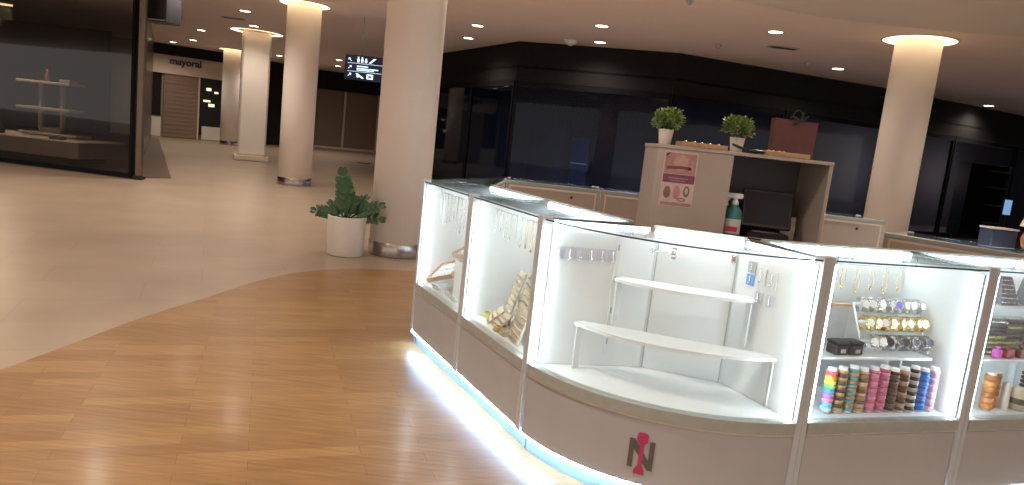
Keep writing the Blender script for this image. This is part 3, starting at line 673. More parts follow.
# angled end piece behind the leftmost case
q0 = [Vector(K[0])+Vector((.005, .012)), Vector(f1(-.006, DL)[:2]), Vector((-.125, 5.95)), Vector((-.125, 6.45))]
O2 = q0[0]
def ins(poly, k):
    c = sum(poly, Vector((0, 0)))/len(poly); return [(p.x+(c.x-p.x)*k-O2.x, p.y+(c.y-p.y)*k-O2.y) for p in poly]
t = thing('display_case', 'angled glass corner display case behind the leftmost lit case', 'display case', (O2.x, O2.y, 0), 0, 'glass display cases of the kiosk')
MB().prism(ins(q0, .0), .104, .404).build('base_cabinet', M['lam'], t); MB().prism(ins(q0, .0), .4045, ZD).build('deck', M['white'], t)
MB().prism(ins(q0, .05), .001, .1035).build('kick_board', M['plinth'], t)
MB().prism(ins(q0, .004), HT-.0108, HT-.003).build('top_glass', M['topglass'], t)
for i in range(4):
    a, b = ins(q0, .015)[i], ins(q0, .015)[(i+1) % 4]
    a, b = Vector(a), Vector(b); d_ = (b-a).normalized(); n_ = Vector((d_.y, -d_.x)); n_ = n_ if n_.dot(-a) > 0 and False else n_
    q = [a+d_*.03, b-d_*.03, b-d_*.03+n_*.006, a+d_*.03+n_*.006]
    MB().prism([tuple(p) for p in q], ZD+.001, HT-.03).build('side_glass' if i in (3,) else 'side_panel', M['glass'] if i in (3,) else M['white'], t)
    MB().prism([tuple(a+d_*.03), tuple(b-d_*.03), tuple(b-d_*.03+n_*.02), tuple(a+d_*.03+n_*.02)], HT-.029, HT-.0115).build('top_rail', M['trim'], t)
    MB().lathe([(.012, ZD+.001), (.012, HT-.0115)], 10, T=Matrix.Translation((a.x, a.y, 0))).build('post', M['post'], t)
c_ = ins(q0, .12); MB().tube([(c_[2][0], c_[2][1], HT-.06), (c_[1][0], c_[1][1], HT-.06)], .008, 6).build('led_strip', M['ledtop'], t)

# ------------------------------------------------------------------ tall cupboard with the open bay
ux0, um, ux1, uy, ud, uz, bz = .822, 1.285, 1.885, 4.30, .46, 1.615, 1.085
t = unit = thing('tall_cupboard', 'tall tan cupboard with a poster on its left door and an open dark bay', 'cupboard', (ux0, uy, 0), 0)
w_ = ux1-ux0; m_ = um-ux0
B((0, 0, .06), (m_, .02, uz-.022), .002).build('door', M['tan2'], t)
B((0, .021, .06), (.018, ud, uz-.022), .001).build('side_panel', M['tan2'], t)
B((w_-.018, 0, .06), (w_, ud, uz-.022), .001).build('side_panel', M['tan2'], t)
B((m_-.018, .021, .06), (m_, ud-.012, uz-.022), .001).build('divider', M['tan2'], t)
B((-.006, -.006, uz-.0215), (w_+.006, ud, uz), .002).build('top_board', M['tan2'], t)
B((m_+.001, .004, bz-.02), (w_-.019, ud-.013, bz), .001).build('bay_shelf', M['tan2'], t)
B((m_+.001, .0, .06), (w_-.019, .018, bz-.021), .001).build('door', M['tan2'], t)
B((.019, ud-.0115, .06), (w_-.019, ud, uz-.022), .001).build('back_board', mat('bay_back', (.09, .085, .09), .6), t)
B((.01, .03, .001), (w_-.01, ud-.02, .059)).build('toe_kick', M['blackm'], t)
B((w_-.001, -.0035, .06), (w_+.0015, -.0005, uz-.022)).build('edging', M['edge'], t)
# poster
pa = aty(660.5, 147, uy-.004); pb = aty(697, 214, uy-.004)
px, pz, pw, ph = .865, 1.245, .205, .335
t = thing('poster', 'pink beauty poster with three small oval pictures on the tall cupboard door', 'poster', (px, uy-.0012, pz), 0)
def flat(name, poly, c, o0=.0012, th=.0006, rough=.5):
    return MB().prism(poly, o0, o0+th, T=Matrix(((1, 0, 0, 0), (0, 0, -1, 0), (0, 1, 0, 0), (0, 0, 0, 1)))).build(name, mat(name+'_ink', c, rough, var=.12, scale=25), t)
flat('sheet', rc(0, 0, pw, ph), (.60, .45, .42), 0, .001)
flat('photo_panel', rc(.008, .20, pw-.016, .125), (.42, .22, .20))
def ell(x, z, a, b, n=20): return [(x+a*math.cos(2*PI*k/n), z+b*math.sin(2*PI*k/n)) for k in range(n)]
flat('pictured_face', ell(.105, .268, .045, .05), (.52, .30, .26), .0019)
flat('pictured_hand', [(.02, .225), (.12, .232), (.17, .228), (.17, .245), (.11, .25), (.02, .243)], (.18, .07, .07), .0026)
flat('pictured_hand', [(.155, .215), (.19, .21), (.185, .29), (.165, .29)], (.48, .24, .24), .0026)
flat('dark_leaf', [(.012, .30), (.035, .322), (.028, .328), (.008, .312)], (.06, .03, .03), .0026)
flat('title_band', rc(.006, .145, pw-.012, .052), (.22, .06, .10), .0015)
flat('title_line', rc(.04, .170, .12, .008), (.40, .20, .24), .0023); flat('title_line', rc(.055, .156, .09, .006), (.38, .18, .22), .0023)
flat('oval_picture', ell(.042, .085, .022, .038), (.22, .14, .12)); flat('oval_picture', ell(.100, .088, .022, .042), (.50, .23, .20)); flat('oval_picture', ell(.160, .098, .020, .034), (.20, .15, .12))
flat('oval_inset', ell(.160, .10, .010, .02), (.5, .42, .38), .0020)
flat('curl', [(.135+.025*math.cos(a)*1.0, .045+.012*math.sin(a)) for a in [2*PI*k/16 for k in range(16)]], (.25, .15, .14)); flat('curl_gap', ell(.135, .045, .016, .006), (.56, .44, .41), .0020)
flat('footer_strip', rc(.008, .006, pw-.016, .02), (.36, .22, .21))

# little bushes on the cupboard
def bush(x, y, label, seed):
    random.seed(seed); t = thing('potted_bush', label, 'plant', (x, y, uz+.001), 0, 'small potted bushes on the cupboard')
    MB().lathe([(.034, 0), (.036, .003), (.047, .088), (.047, .093), (.041, .093), (.040, .083), (.001, .083)], 24).build('pot', M['pot'], t)
    MB().lathe([(.039, .080), (.039, .085), (.001, .087)], 16, cap=False).build('soil', M['soil'], t)
    st = MB(); lf = MB(); ll = MB(); c = Vector((0, 0, .145))
    for k in range(34):
        a, e = random.uniform(0, 2*PI), random.uniform(-.45, 1.45); d = Vector((math.cos(a)*math.cos(e), math.sin(a)*math.cos(e), math.sin(e)*.8)); r = random.uniform(.050, .082)
        tip = c+Vector((d.x*r*1.05, d.y*r*1.05, d.z*r)); st.tube([(0, 0, .086), c*.6+tip*.1, tip], .0022, 4)
        for j in range(22):
            q = tip+Vector([random.uniform(-.022, .022) for _ in range(3)]); dd = (q-Vector((0, 0, .11))).normalized()+Vector([random.uniform(-.5, .5) for _ in range(3)])
            leafq(lf if random.random() < .6 else ll, q, dd, Vector((random.uniform(-.5, .5), random.uniform(-.5, .5), 1)), .026, .017)
    st.build('stem', M['zz'], t)
    f_ = MB(); f_.add(lf.v, lf.f, 0); f_.add(ll.v, ll.f, 1); f_.smooth = [True]*len(f_.f); f_.build('foliage', [M['leaf'], M['leafl']], t)
bush(.885, 4.46, 'left one of two small green bushes in white pots on the tall cupboard', 3)
bush(1.365, 4.56, 'right one of two small green bushes in white pots on the tall cupboard', 11)
# trays, phone, bag
wd = mat('pale_wood', (.46, .28, .15), .5, var=.15, scale=20)
def tray(x, y, w, d, label):
    t = thing('wooden_tray', label, 'tray', (x, y, uz+.001), -.02); B((-w/2, -d/2, 0), (w/2, d/2, .008), .002).build('base', wd, t)
    for a, b in (((-w/2, -d/2), (w/2, -d/2+.008)), ((-w/2, d/2-.008), (w/2, d/2)), ((-w/2, -d/2+.0085), (-w/2+.008, d/2-.0085)), ((w/2-.008, -d/2+.0085), (w/2, d/2-.0085))): B((a[0], a[1], .0082), (b[0], b[1], .028), .001).build('rim', wd, t)
    return t
tray(1.10, 4.40, .28, .2, 'long pale wooden tray between the two bushes on the tall cupboard')
tray(1.60, 4.36, .28, .12, 'small pale wooden tray in front of the bag on the tall cupboard')
random.seed(5)
cols = [((.62, .60, .58), 'pale'), ((.14, .10, .10), 'dark'), ((.55, .42, .36), 'beige'), ((.62, .60, .58), 'white'), ((.30, .16, .12), 'brown')]
for k, (c, n) in enumerate(cols):
    x = .998+k*.051; tt = thing('trinket_card', n+' trinket card in the long wooden tray, '+ORD[k]+' from its left end', 'card', (x, 4.385, uz+.0105), .1*(k-2), 'trinket cards in the long tray')
    B((-.022, -.04, 0), (.022, .04, .004), .001).build('card', mat('card_'+n, c, .5), tt); MB().lathe([(.012, .0045), (.014, .018), (.006, .026)], 10).build('trinket', M['chrome'] if k % 2 == 0 else M['gold'], tt)
for k in range(4):
    tag(MB().lathe([(.004, 0), (.014, .006), (.016, .012), (.010, .022), (.002, .026)], 10).build('orange_bead', mat('bead_orange', (.75, .36, .08), .4), None, (1.50+k*.032, 4.345+.01*(k % 2), uz+.0102), 0), 'orange bead ornament in the small wooden tray, '+ORD[k]+' from the left', 'bead', 'orange beads in the small tray')
t = thing('hand_brush', 'black hairbrush lying on the cupboard edge right of the right bush', 'brush', (1.405, 4.325, uz+.0015), -.25)
MB().lathe([(.001, -.055), (.02, -.05), (.026, -.01), (.018, .035), (.006, .05)], 14, T=Matrix.Translation((.02, 0, .014)) @ Matrix.Rotation(PI/2, 4, 'Y') @ Matrix.Diagonal((.5, 1, 1, 1))).build('head', M['black'], t)
MB().tube([(-.03, 0, .014), (-.09, .0, .03), (-.13, .01, .045)], [.008, .009, .007], 8).build('handle', M['black'], t)
bagm = mat('bag_maroon', (.12, .035, .032), .5, var=.12)
t = thing('gift_bag', 'dark red paper bag with a black bow on top of the tall cupboard', 'bag', (1.725, 4.60, uz+.001), -.05); t.scale = (.82, 1, 1)
mb = MB(); mb.add([(-.155, -.05, 0), (.155, -.05, 0), (.155, .05, 0), (-.155, .05, 0), (-.165, -.045, .245), (.165, -.045, .235), (.165, .045, .235), (-.165, .045, .245)], [(0, 3, 2, 1), (0, 1, 5, 4), (1, 2, 6, 5), (2, 3, 7, 6), (3, 0, 4, 7), (4, 5, 6, 7)]); mb.build('body', bagm, t)
MB().tube([(-.06+.09*math.sin(a)*0+.12*k/10, -.0465-.01*math.sin(PI*k/10), .235+.07*math.sin(PI*k/10)) for k, a in [(j, 0) for j in range(11)]], .004, 6).build('handle', M['black'], t)
bw = MB()
for a, L in ((2.7, .10), (.55, .10), (3.6, .08), (.1, .06), (1.25, .09)):
    d_ = Vector((math.cos(a), 0, math.sin(a))); leafq(bw, Vector((.02, -.06, .235)), d_, Vector((0, -1, .1)), L*.8, .02)
bw.build('bow', M['black'], t)
# in the bay: bottle, terminal, papers
t = thing('spray_bottle', 'teal spray cleaner bottle with a white trigger head in the cupboard bay', 'bottle', (1.352, 4.36, bz+.001), -.3); t.scale = (1.2, 1.2, 1.2)
tq = glass_mat('teal_plastic', (.10, .36, .36), .8, .1, 1.4); tq2 = mat('teal_liquid', (.03, .20, .20), .25, var=.1)
MB().lathe([(.036, 0), (.040, .006), (.040, .115), (.036, .14), (.018, .165), (.014, .175)], 24, T=Matrix.Diagonal((1.1, .75, 1, 1))).build('body', tq2, t)
lb = MB(); n = 14
for z0_, z1_ in ((.025, .10),):
    vs = []; 
    for k in range(n+1):
        a = -PI/2-1.1+2.2*k/n; vs += [(.0455*math.cos(a), .0315*math.sin(a), z0_), (.0455*math.cos(a), .0315*math.sin(a), z1_)]
    lb.add(vs, [(2*k, 2*k+2, 2*k+3, 2*k+1) for k in range(n)])
lb = lb.build('label', mat('label_pale', (.55, .62, .60), .4), t)
B((-.030, -.0345, .035), (.028, -.0325, .062)).build('label_block', mat('label_red', (.55, .04, .05), .4), lb)
MB().lathe([(.017, .170), (.017, .19), (.011, .193), (.011, .205)], 16).build('collar', M['white'], t)
mb = MB(); mb.box((-.045, -.012, .205), (.035, .012, .232), bev=.005); mb.build('trigger_head', M['white'], t)
MB().tube([(-.030, 0, .207), (-.042, 0, .185), (-.036, 0, .165)], .006, 6).build('trigger', M['white'], t)
MB().lathe([(.009, 0), (.008, .018)], 10, T=Matrix.Translation((-.046, 0, .219)) @ Matrix.Rotation(-PI/2, 4, 'Y')).build('nozzle', mat('nozzle_pink', (.70, .42, .40), .4), t)
t = thing('cash_terminal', 'black till screen leaning back inside the open cupboard bay', 'till', (1.60, 4.50, bz+.001), -.12)
B((-.13, -.13, 0), (.13, .13, .05), .008).build('base', M['black'], t)
B((-.028, .02, .051), (.028, .07, .16), .006).build('neck', M['black'], t)
T_ = Matrix.Translation((0, .0, .19)) @ Matrix.Rotation(-.32, 4, 'X')
sc_ = MB().box((-.155, -.014, -.125), (.155, .014, .125), T=T_, bev=.006).build('screen_case', M['black'], t)
MB().box((-.140, -.0165, -.105), (.140, -.0145, .105), T=T_).build('screen', mat('till_glass', (.012, .016, .03), .08), sc_)
B((-.12, -.138, .010), (.12, -.1305, .016)).build('silver_line', M['chrome'], t)
kb = B((-.09, -.128, .0505), (.06, -.08, .056), .002).build('key_row', mat('key_grey', (.22, .22, .23), .4), t)
t = thing('paper_pack', 'pale paper pack standing at the right side of the cupboard bay', 'papers', (1.795, 4.64, bz+.001), .2)
B((-.055, -.02, 0), (.055, .02, .15), .003).build('pack', M['paper'], t); B((-.056, -.021, .05), (.056, .021, .09), .002).build('band', M['white'], t)

# on the right-hand counter
t = thing('till_box', 'small black box on the tan-backed case at the right photo edge', 'till', (3.045, 4.43, HT+.001), .1)
B((-.085, -.06, 0), (.085, .06, .115), .006).build('case', mat('navy_box', (.010, .014, .03), .4), t); B((-.088, -.063, .1155), (.088, .063, .125), .003).build('lid', M['tan2'], t)
t = thing('table_lamp', 'white cone shade over an orange-brown base, cut by the right photo edge', 'lamp', (3.245, 4.36, HT+.001), 0)
MB().lathe([(.05, 0), (.075, .02), (.09, .07), (.075, .12), (.03, .145), (.012, .15), (.012, .17)], 24).build('base', mat('terracotta', (.42, .15, .06), .4), t)
MB().lathe([(.105, .15), (.05, .33), (.045, .33), (.10, .15), (.105, .15)], 28, cap=False).build('shade', mat('shade_white', (.66, .60, .55), .7), t)

# ------------------------------------------------------------------ goods in the cases
silver = mat('silver_tone', (.70, .70, .70), .25, .9, var=.1); cream = mat('cream_bead', (.46, .37, .22), .45, var=.2, scale=60)
dialw = mat('dial_white', (.85, .86, .86), .25); dialk = mat('dial_dark', (.03, .03, .04), .25); clear = glass_mat('clear_plastic', (.86, .88, .93), .9, .1, 1.4)
def place(fr, x, y, z, rz=0.): return fr(x, y, z), fr.a+rz
def case_thing(name, label, cat, fr, x, y, z, rz=0., group=None):
    p, a = place(fr, x, y, z, rz); return thing(name, label, cat, p, a, group)
Z0 = ZD+.001
# leftmost case
def necklace(fr, x, y, L, label, group, chain, drop, wdt=.012):
    t = case_thing('necklace', label, 'necklace', fr, x, y, HT-.075, 0, group)
    pts_ = [(wdt*math.cos(a), 0, -L+wdt*2+wdt*2*math.sin(a)) for a in [PI+PI*k/8 for k in range(9)]]
    MB().tube([(-wdt*.4, 0, 0)]+pts_+[(wdt*.4, 0, 0)], .0016, 5).build('chain', chain, t)
    MB().lathe([(.001, -.014), (.007, -.008), (.008, 0), (.003, .006)], 10, T=Matrix.Translation((0, 0, -L-.002)) @ Matrix.Diagonal((1, .6, 1, 1))).build('pendant', drop, t)
def rod(fr, x0, x1, y, label):
    t = case_thing('hanging_rail', label, 'rail', fr, x0, y, HT-.072, 0); L = x1-x0
    MB().tube([(0, 0, 0), (L, 0, 0)], .004, 8).build('bar', clear, t)
    for x in (.01, L-.01): MB().tube([(x, 0, .0045), (x, 0, .058)], .003, 6).build('hanger', silver, t)
rod(f1, .06, .56, .12, 'thin clear rail under the glass top of the leftmost case')
random.seed(21)
for k in range(8): necklace(f1, .085+k*.062, .12, .11+.13*random.random(), 'thin pale necklace hanging in the leftmost case, '+ORD[k]+' from its left', 'necklaces in the leftmost case', silver, silver)
t = case_thing('display_block', 'white display block under the upper tray in the leftmost case', 'display block', f1, .56, .22, Z0)
B((-.15, -.09, 0), (.15, .09, .25), .004).build('block', M['white'], t); B((-.152, -.092, .2502), (.152, .092, .256), .001).build('cap', M['wgloss'], t)
wood2 = mat('orange_wood', (.55, .33, .19), .5, var=.12, scale=20)
def jtray(fr, x, y, z, rz, pitch, roll, w, d, label, n):
    t = case_thing('jewellery_tray', label, 'tray', fr, x, y, z, rz, 'tilted jewellery trays'); T = Matrix.Rotation(roll, 4, 'Y') @ Matrix.Rotation(pitch, 4, 'X')
    MB().box((-w/2, -d/2, 0), (w/2, d/2, .006), T=T).build('base', wood2, t)
    for a, b in (((-w/2, -d/2), (w/2, -d/2+.008)), ((-w/2, d/2-.008), (w/2, d/2)), ((-w/2, -d/2+.0082), (-w/2+.008, d/2-.0082)), ((w/2-.008, -d/2+.0082), (w/2, d/2-.0082))): MB().box((a[0], a[1], .0062), (b[0], b[1], .034), T=T).build('rim', wood2, t)
    MB().box((-w/2+.01, -d/2+.01, .0065), (w/2-.01, d/2-.01, .020), T=T).build('lining', M['white'], t)
    jb = MB()
    for i in range(n):
        for j in range(3): jb.lathe([(.001, .0), (.008, .004), (.006, .010), (.001, .013)], 8, T=T @ Matrix.Translation((-w/2+.03+(w-.06)*i/(n-1), -d/2+.035+(d-.07)*j/2, .0205)))
    jb.build('earrings', silver, t)['kind'] = 'stuff'
    return t
jtray(f1, .235, .165, Z0+.125, .25, .62, -.32, .30, .19, 'wooden tray of silver earrings leaning low in the leftmost case', 7)
jtray(f1, .56, .20, Z0+.318, .1, .45, -.10, .30, .17, 'wooden tray of silver earrings on the white block in the leftmost case', 7)
t = case_thing('tray_easel', 'small white easel holding up the lower tray in the leftmost case', 'easel', f1, .235, .24, Z0, .25)
MB().box((-.09, -.004, 0), (.09, .004, .115), T=Matrix.Rotation(.15, 4, 'X')).build('back_plate', M['white'], t); B((-.09, -.06, 0), (.09, -.006, .006)).build('foot', M['white'], t)
for k, (x, y, rz) in enumerate(((.25, .075, .3), (.36, .08, -.2), (.47, .085, .15), (.58, .08, .4), (.68, .09, -.1))):
    t = case_thing('earring_card', 'small white earring card on the front of the leftmost case floor, '+ORD[k]+' from the left', 'card', f1, x, y, Z0+.001, rz, 'earring cards in the leftmost case')
    T = Matrix.Rotation(.5, 4, 'X'); MB().box((-.028, -.002, 0), (.028, .001, .05), T=T).build('card', M['white'], t); MB().lathe([(.001, 0), (.008, .003), (.001, .006)], 8, T=T @ Matrix.Translation((0, -.003, .03)) @ Matrix.Rotation(PI/2, 4, 'X')).build('earring', silver, t)
# second case
rod(f2, .06, .80, .14, 'thin clear rail under the glass top of the second case')
for k in range(11): necklace(f2, .085+k*.066, .14, .10+.05*random.random()+.16*(k > 6)*random.random(), ('gold' if k > 5 else 'thin pale')+' necklace hanging in the second case, '+ORD[k]+' from its left', 'necklaces in the second case', M['gold'] if k > 5 else silver, M['gold'] if k > 5 else silver)
def bead_board(fr, x, y, w, h, lean, rz, label, m, seed):
    random.seed(seed)
    t = case_thing('bead_board', label, 'bead board', fr, x, y, Z0, rz, 'boards of bead strings'); T = Matrix.Rotation(-lean, 4, 'X')
    MB().box((-w/2, 0, .004), (w/2, .012, h), T=T, bev=.002).build('board', mat('board_cream', (.50, .43, .32), .6), t)
    MB().box((-.02, .0, .0), (.02, .006, h*.8), T=Matrix.Translation((0, h*.9*math.sin(lean)+.02, 0)) @ Matrix.Rotation(.12, 4, 'X')).build('strut', M['white'], t)
    n = int(h/.036)
    for k in range(n):
        z = .022+k*(h-.03)/n; b = MB()
        for j in range(int(w/.013)):
            r = .0062*random.uniform(.8, 1.1); b.lathe([(.001, -r), (r*.8, -r*.6), (r, 0), (r*.8, r*.6), (.001, r)], 6, T=T @ Matrix.Translation((-w/2+.008+j*.0128, -.0062, z+.003*math.sin(j*.5+k))))
        b.build('bead_string', m[k % len(m)], t)
    return t
gold2 = mat('gold_bead', (.55, .42, .16), .3, .6, var=.2); pearl = mat('pearl_bead', (.60, .54, .44), .3, var=.08); olive = mat('olive_bead', (.42, .38, .14), .4, var=.3, scale=50); grey_b = mat('grey_bead', (.28, .24, .19), .4, var=.25, scale=50)
bead_board(f2, .235, .175, .14, .34, .28, -.25, 'tall leaning board of pearl bead strings, leftmost in the second case', [pearl, cream, pearl], 1)
bead_board(f2, .415, .16, .15, .36, .26, -.2, 'tall leaning board of beige bead strings, middle of the second case', [cream, gold2, grey_b], 2)
bead_board(f2, .575, .075, .13, .19, .3, -.15, 'low leaning board of grey bead strings at the front of the second case', [grey_b, cream, pearl], 3)
bead_board(f2, .325, .30, .15, .42, .24, -.2, 'tall board of gold and beige bead strings behind the front boards of the second case', [gold2, cream, grey_b], 5)
bead_board(f2, .15, .105, .13, .13, .85, -.35, 'short olive and gold bead board lying back at the left front of the second case', [olive, gold2, cream], 6)
bead_board(f2, .275, .10, .12, .12, .8, -.1, 'short cream bead board lying back at the front of the second case', [cream, grey_b, gold2], 7)
bead_board(f2, .69, .22, .15, .40, .22, -.1, 'tallest board of cream bead strings, rightmost in the second case', [cream, pearl, gold2], 4)
for k, (x, y, m_, c_) in enumerate(((.070, .15, olive, 'olive green'), (.36, .085, gold2, 'gold'), (.44, .09, cream, 'cream'))):
    t = case_thing('bead_heap', 'small heap of '+c_+' bead bracelets on the floor of the second case', 'bracelets', f2, x, y, Z0+.001)
    random.seed(40+k); 
    for j in range(3): MB().tube([(.030*math.cos(a)+.006*j, .022*math.sin(a), .006+.011*j+.002*math.sin(3*a)) for a in [2*PI*i/16 for i in range(16)]], .0055, 6, closed=True).build('bracelet', m_, t)
# curved case: hooks left, cards right
class FrO(Fr): pass
Dl = (BL-K3).normalized(); fl = Fr(K3, math.atan2(Dl.y, Dl.x)); fl_y = -.026   # along the left inner wall
lil = mat('pale_lilac', (.62, .64, .74), .4)
for k in range(6):
    t = case_thing('hook_card', 'clear hook packet on the left wall of the curved case, '+ORD[k]+' from the left', 'hook packet', fl, .10+k*.056, -.0245, 1.00, 0, 'hook packets in the curved case')
    B((-.024, -.002, 0), (.024, 0, .062)).build('packet', lil, t)
    MB().tube([(0, -.005, .05), (0, -.005, .02), (0, -.010, .008), (0, -.020, .006), (0, -.024, .016)], .003, 6).build('hook', silver, t)
    MB().lathe([(.006, 0), (.006, .004)], 10, T=Matrix.Translation((0, -.0025, -.006)) @ Matrix.Rotation(PI/2, 4, 'X')).build('tip', M['white'], t)
t = case_thing('shelf_standard', 'white slotted shelf strip on the left wall of the curved case', 'shelf strip', fl, .405, -.0245, .52)
sl = MB(); sl.box((-.011, -.006, 0), (.011, 0, .64)); sl.build('strip', M['wgloss'], t)
sl = MB()
for k in range(4): sl.box((-.004, -.0068, .06+k*.16), (.004, -.0062, .09+k*.16))
sl.build('slots', mat('slot_grey', (.35, .37, .38), .5), t)
Dr = (K4-BR).normalized(); fr_ = Fr(BR, math.atan2(Dr.y, Dr.x))   # along the right inner wall, x towards the post
Lr = (K4-BR).length
for k, (x, z, w_, h_, m_, l) in enumerate(((.10, 1.045, .05, .055, mat('card_grey', (.42, .44, .46), .4), 'grey printed packet'), (.10, .985, .05, .052, mat('card_blue', (.16, .36, .80), .4), 'blue packet'), (.165, 1.00, .06, .085, M['white'], 'white hook packet'), (.235, .995, .06, .085, M['white'], 'white hook packet'), )):
    t = case_thing('hook_packet', l+(' beside the blue one' if k == 2 else ' nearest the right post' if k == 3 else '')+' on the right wall of the curved case', 'hook packet', fr_, x, -.0245, z, 0, 'hook packets on the right wall')
    B((-w_/2, -.003, 0), (w_/2, 0, h_)).build('packet', m_, t); MB().tube([(0, -.006, h_*.8), (0, -.006, h_*.3), (.004, -.016, h_*.15), (.004, -.022, h_*.35)], .003, 6).build('hook', silver, t)
for k in range(2):
    t = case_thing('wall_hook', ('left' if k == 0 else 'right')+' one of two small silver hooks below the packets in the curved case', 'hook', fr_, .17+k*.07, -.0245, .915, 0, 'silver hooks on the right wall')
    B((-.022, -.003, .0), (.022, 0, .055)).build('plate', lil, t); MB().tube([(0, -.006, .05), (0, -.006, .015), (.01, -.02, .004), (.02, -.026, .012)], .004, 6).build('hook', M['chrome'], t)
# watch case
t = case_thing('shelf', 'white shelf with the watches on it, right of the curved case', 'shelf', f4, .05, .16, .700)
B((0, 0, 0), (.80, .24, .014), .002).build('board', M['wgloss'], t)
for x in (.01, .78): B((x, .16, -.236), (x+.012, .23, -.001)).build('leg', M['white'], t)
t = case_thing('watch_rack', 'white stepped rack of three bars holding the watches', 'rack', f4, .492, .22, .715)
rows = ((.052, .03), (.135, .075), (.215, .12))
for z, y in rows: MB().tube([(0, y, z), (.385, y, z)], .009, 8).build('bar', M['white'], t)
for x in (-.006, .388): MB().box((x-.004, .0, .0), (x+.004, .15, .012)).build('foot', M['white'], t); MB().tube([(x, .01, .006), (x, .12, .222)], .005, 6).build('upright', M['white'], t)
def watch(label, x, y, z, ms, md, group, tilt):
    t = case_thing('watch', label, 'watch', f4, x, y, z, random.uniform(-.3, .3), group)
    st = MB(); n = 16; vs = []
    for k in range(n):
        a = 2*PI*k/n
        for xx, rr in ((-.0095, 1), (.0095, 1), (.0095, .9), (-.0095, .9)): vs.append((xx*1.15, .034*rr*math.cos(a), .040*rr*math.sin(a)))
    fs_ = []
    for k in range(n):
        for j in range(4): a, b = k*4+j, k*4+(j+1) % 4; c, d2 = ((k+1) % n)*4+(j+1) % 4, ((k+1) % n)*4+j; fs_.append((a, b, c, d2))
    st.add(vs, fs_); st.build('strap', ms, t)
    T = Matrix.Rotation(tilt, 4, 'X') @ Matrix.Translation((0, -.0345, 0)) @ Matrix.Rotation(PI/2, 4, 'X') @ Matrix.Diagonal((1.2, 1.2, 1, 1))
    cs = MB().lathe([(.018, 0), (.020, .003), (.0195, .008), (.017, .0095), (.0165, .0075)], 18, T=T, cap=False).build('watch_case', ms, t)
    MB().lathe([(.0163, .0072), (.001, .0073)], 18, T=T, cap=False).build('dial', md, cs)
random.seed(9)
for r_i, (rn, ms, md) in enumerate((('bottom', M['steel'], dialw), ('middle', M['gold'], dialw), ('top', silver, dialw))):
    for k in range(8):
        ms2 = ms; md2 = md
        if r_i == 0: ms2 = [M['chrome'], M['chrome'], M['steel'], M['steel'], mat('gunmetal', (.22, .22, .23), .3, .9), M['steel'], mat('gunmetal', (.22, .22, .23), .3, .9), M['steel']][k]; md2 = [dialw, dialw, dialk, dialk, dialk, dialk, dialk, dialk][k]
        if r_i == 2 and k == 4: md2 = mat('dial_violet', (.18, .14, .55), .25)
        watch(('gold' if r_i == 1 else 'silver')+' watch in the '+rn+' row of the rack, '+ORD[k]+' from the left',   .492+.021+k*.049, .22+rows[r_i][1]-.021, .715+rows[r_i][0], ms2, md2, 'watches on the '+rn+' bar', -.35)
for k, x in enumerate((.32, .405)):
    t = case_thing('watch_box', ('left' if k == 0 else 'right')+' one of two black watch boxes on the shelf left of the watches', 'box', f4, x, .215, .715, .05, 'black watch boxes')
    B((-.040, -.035, 0), (.040, .035, .05), .008).build('body', M['black'], t); B((-.041, -.036, .0505), (.041, .036, .066), .006).build('cushion', mat('black_velvet', (.02, .02, .024), .9), t); B((-.012, -.0375, .012), (.016, -.0355, .03)).build('tag', mat('tag_grey', (.35, .35, .36), .5), t)
t = case_thing('card_stand', 'clear grey stand with a tan top bar behind the black watch boxes', 'stand', f4, .41, .345, .715)
B((-.065, 0, 0), (.065, .012, .20), .002).build('panel', mat('grey_acrylic', (.45, .47, .48), .3), t); B((-.07, -.01, .2005), (.07, .02, .212), .002).build('top_bar', wood2, t)
gp = [('rainbow', [(.80, .10, .12), (.90, .40, .08), (.90, .78, .10), (.20, .60, .22), (.12, .35, .75), (.45, .20, .60), (.85, .30, .45), (.20, .55, .80), (.45, .75, .90)]),
      ('tan and black', [(.42, .25, .10), (.06, .045, .04)]), ('teal and tan', [(.10, .28, .30), (.38, .24, .12)]), ('brown patterned', [(.40, .22, .09), (.50, .38, .25), (.16, .08, .05)]),
      ('pink', [(.62, .16, .30), (.70, .30, .42)]), ('rose', [(.50, .12, .24), (.62, .22, .34)]), ('dark brown', [(.07, .04, .035), (.14, .08, .06)]),
      ('brown and beige', [(.16, .085, .05), (.45, .32, .22), (.08, .05, .04)]), ('black and white', [(.03, .03, .035), (.55, .52, .50)]), ('blue', [(.02, .12, .55), (.05, .25, .72)]), ('pale pink speckled', [(.70, .42, .48), (.55, .30, .36)])]
mc = {}
def bm_(c):
    if c not in mc: mc[c] = mat('bracelet_colour', c, .4, var=.18, scale=70)
    return mc[c]
def roll(fr, x, y, label, cs, nb, h, group, r=.0255):
    t = case_thing('bracelet_roll', label, 'bracelet roll', fr, x, y, Z0+.001, 0, group)
    MB().lathe([(.020, 0), (.020, h+.008)], 16).build('core', M['white'], t)
    hb = (h-.012)/nb
    for k in range(nb):
        z = .008+k*hb; MB().lathe([(.0205, z), (r-.002, z+hb*.08), (r, z+hb*.3), (r, z+hb*.65), (r-.002, z+hb*.90), (.0205, z+hb*.97)], 18, cap=False).build('bracelet', bm_(cs[k % len(cs)]), t)
for k, (nm, cs) in enumerate(gp):
    dk = .222+k*.0605
    roll(f4, dk, .118, 'tall roll of '+nm+' bracelets standing in the row under the watches', cs[::-1] if k == 0 else cs, 9 if k == 0 else 11, .205+.006*(k % 3), 'bracelet rolls under the watches')
rod(f4, .30, .80, .30, 'thin clear rail under the glass top of the watch case')
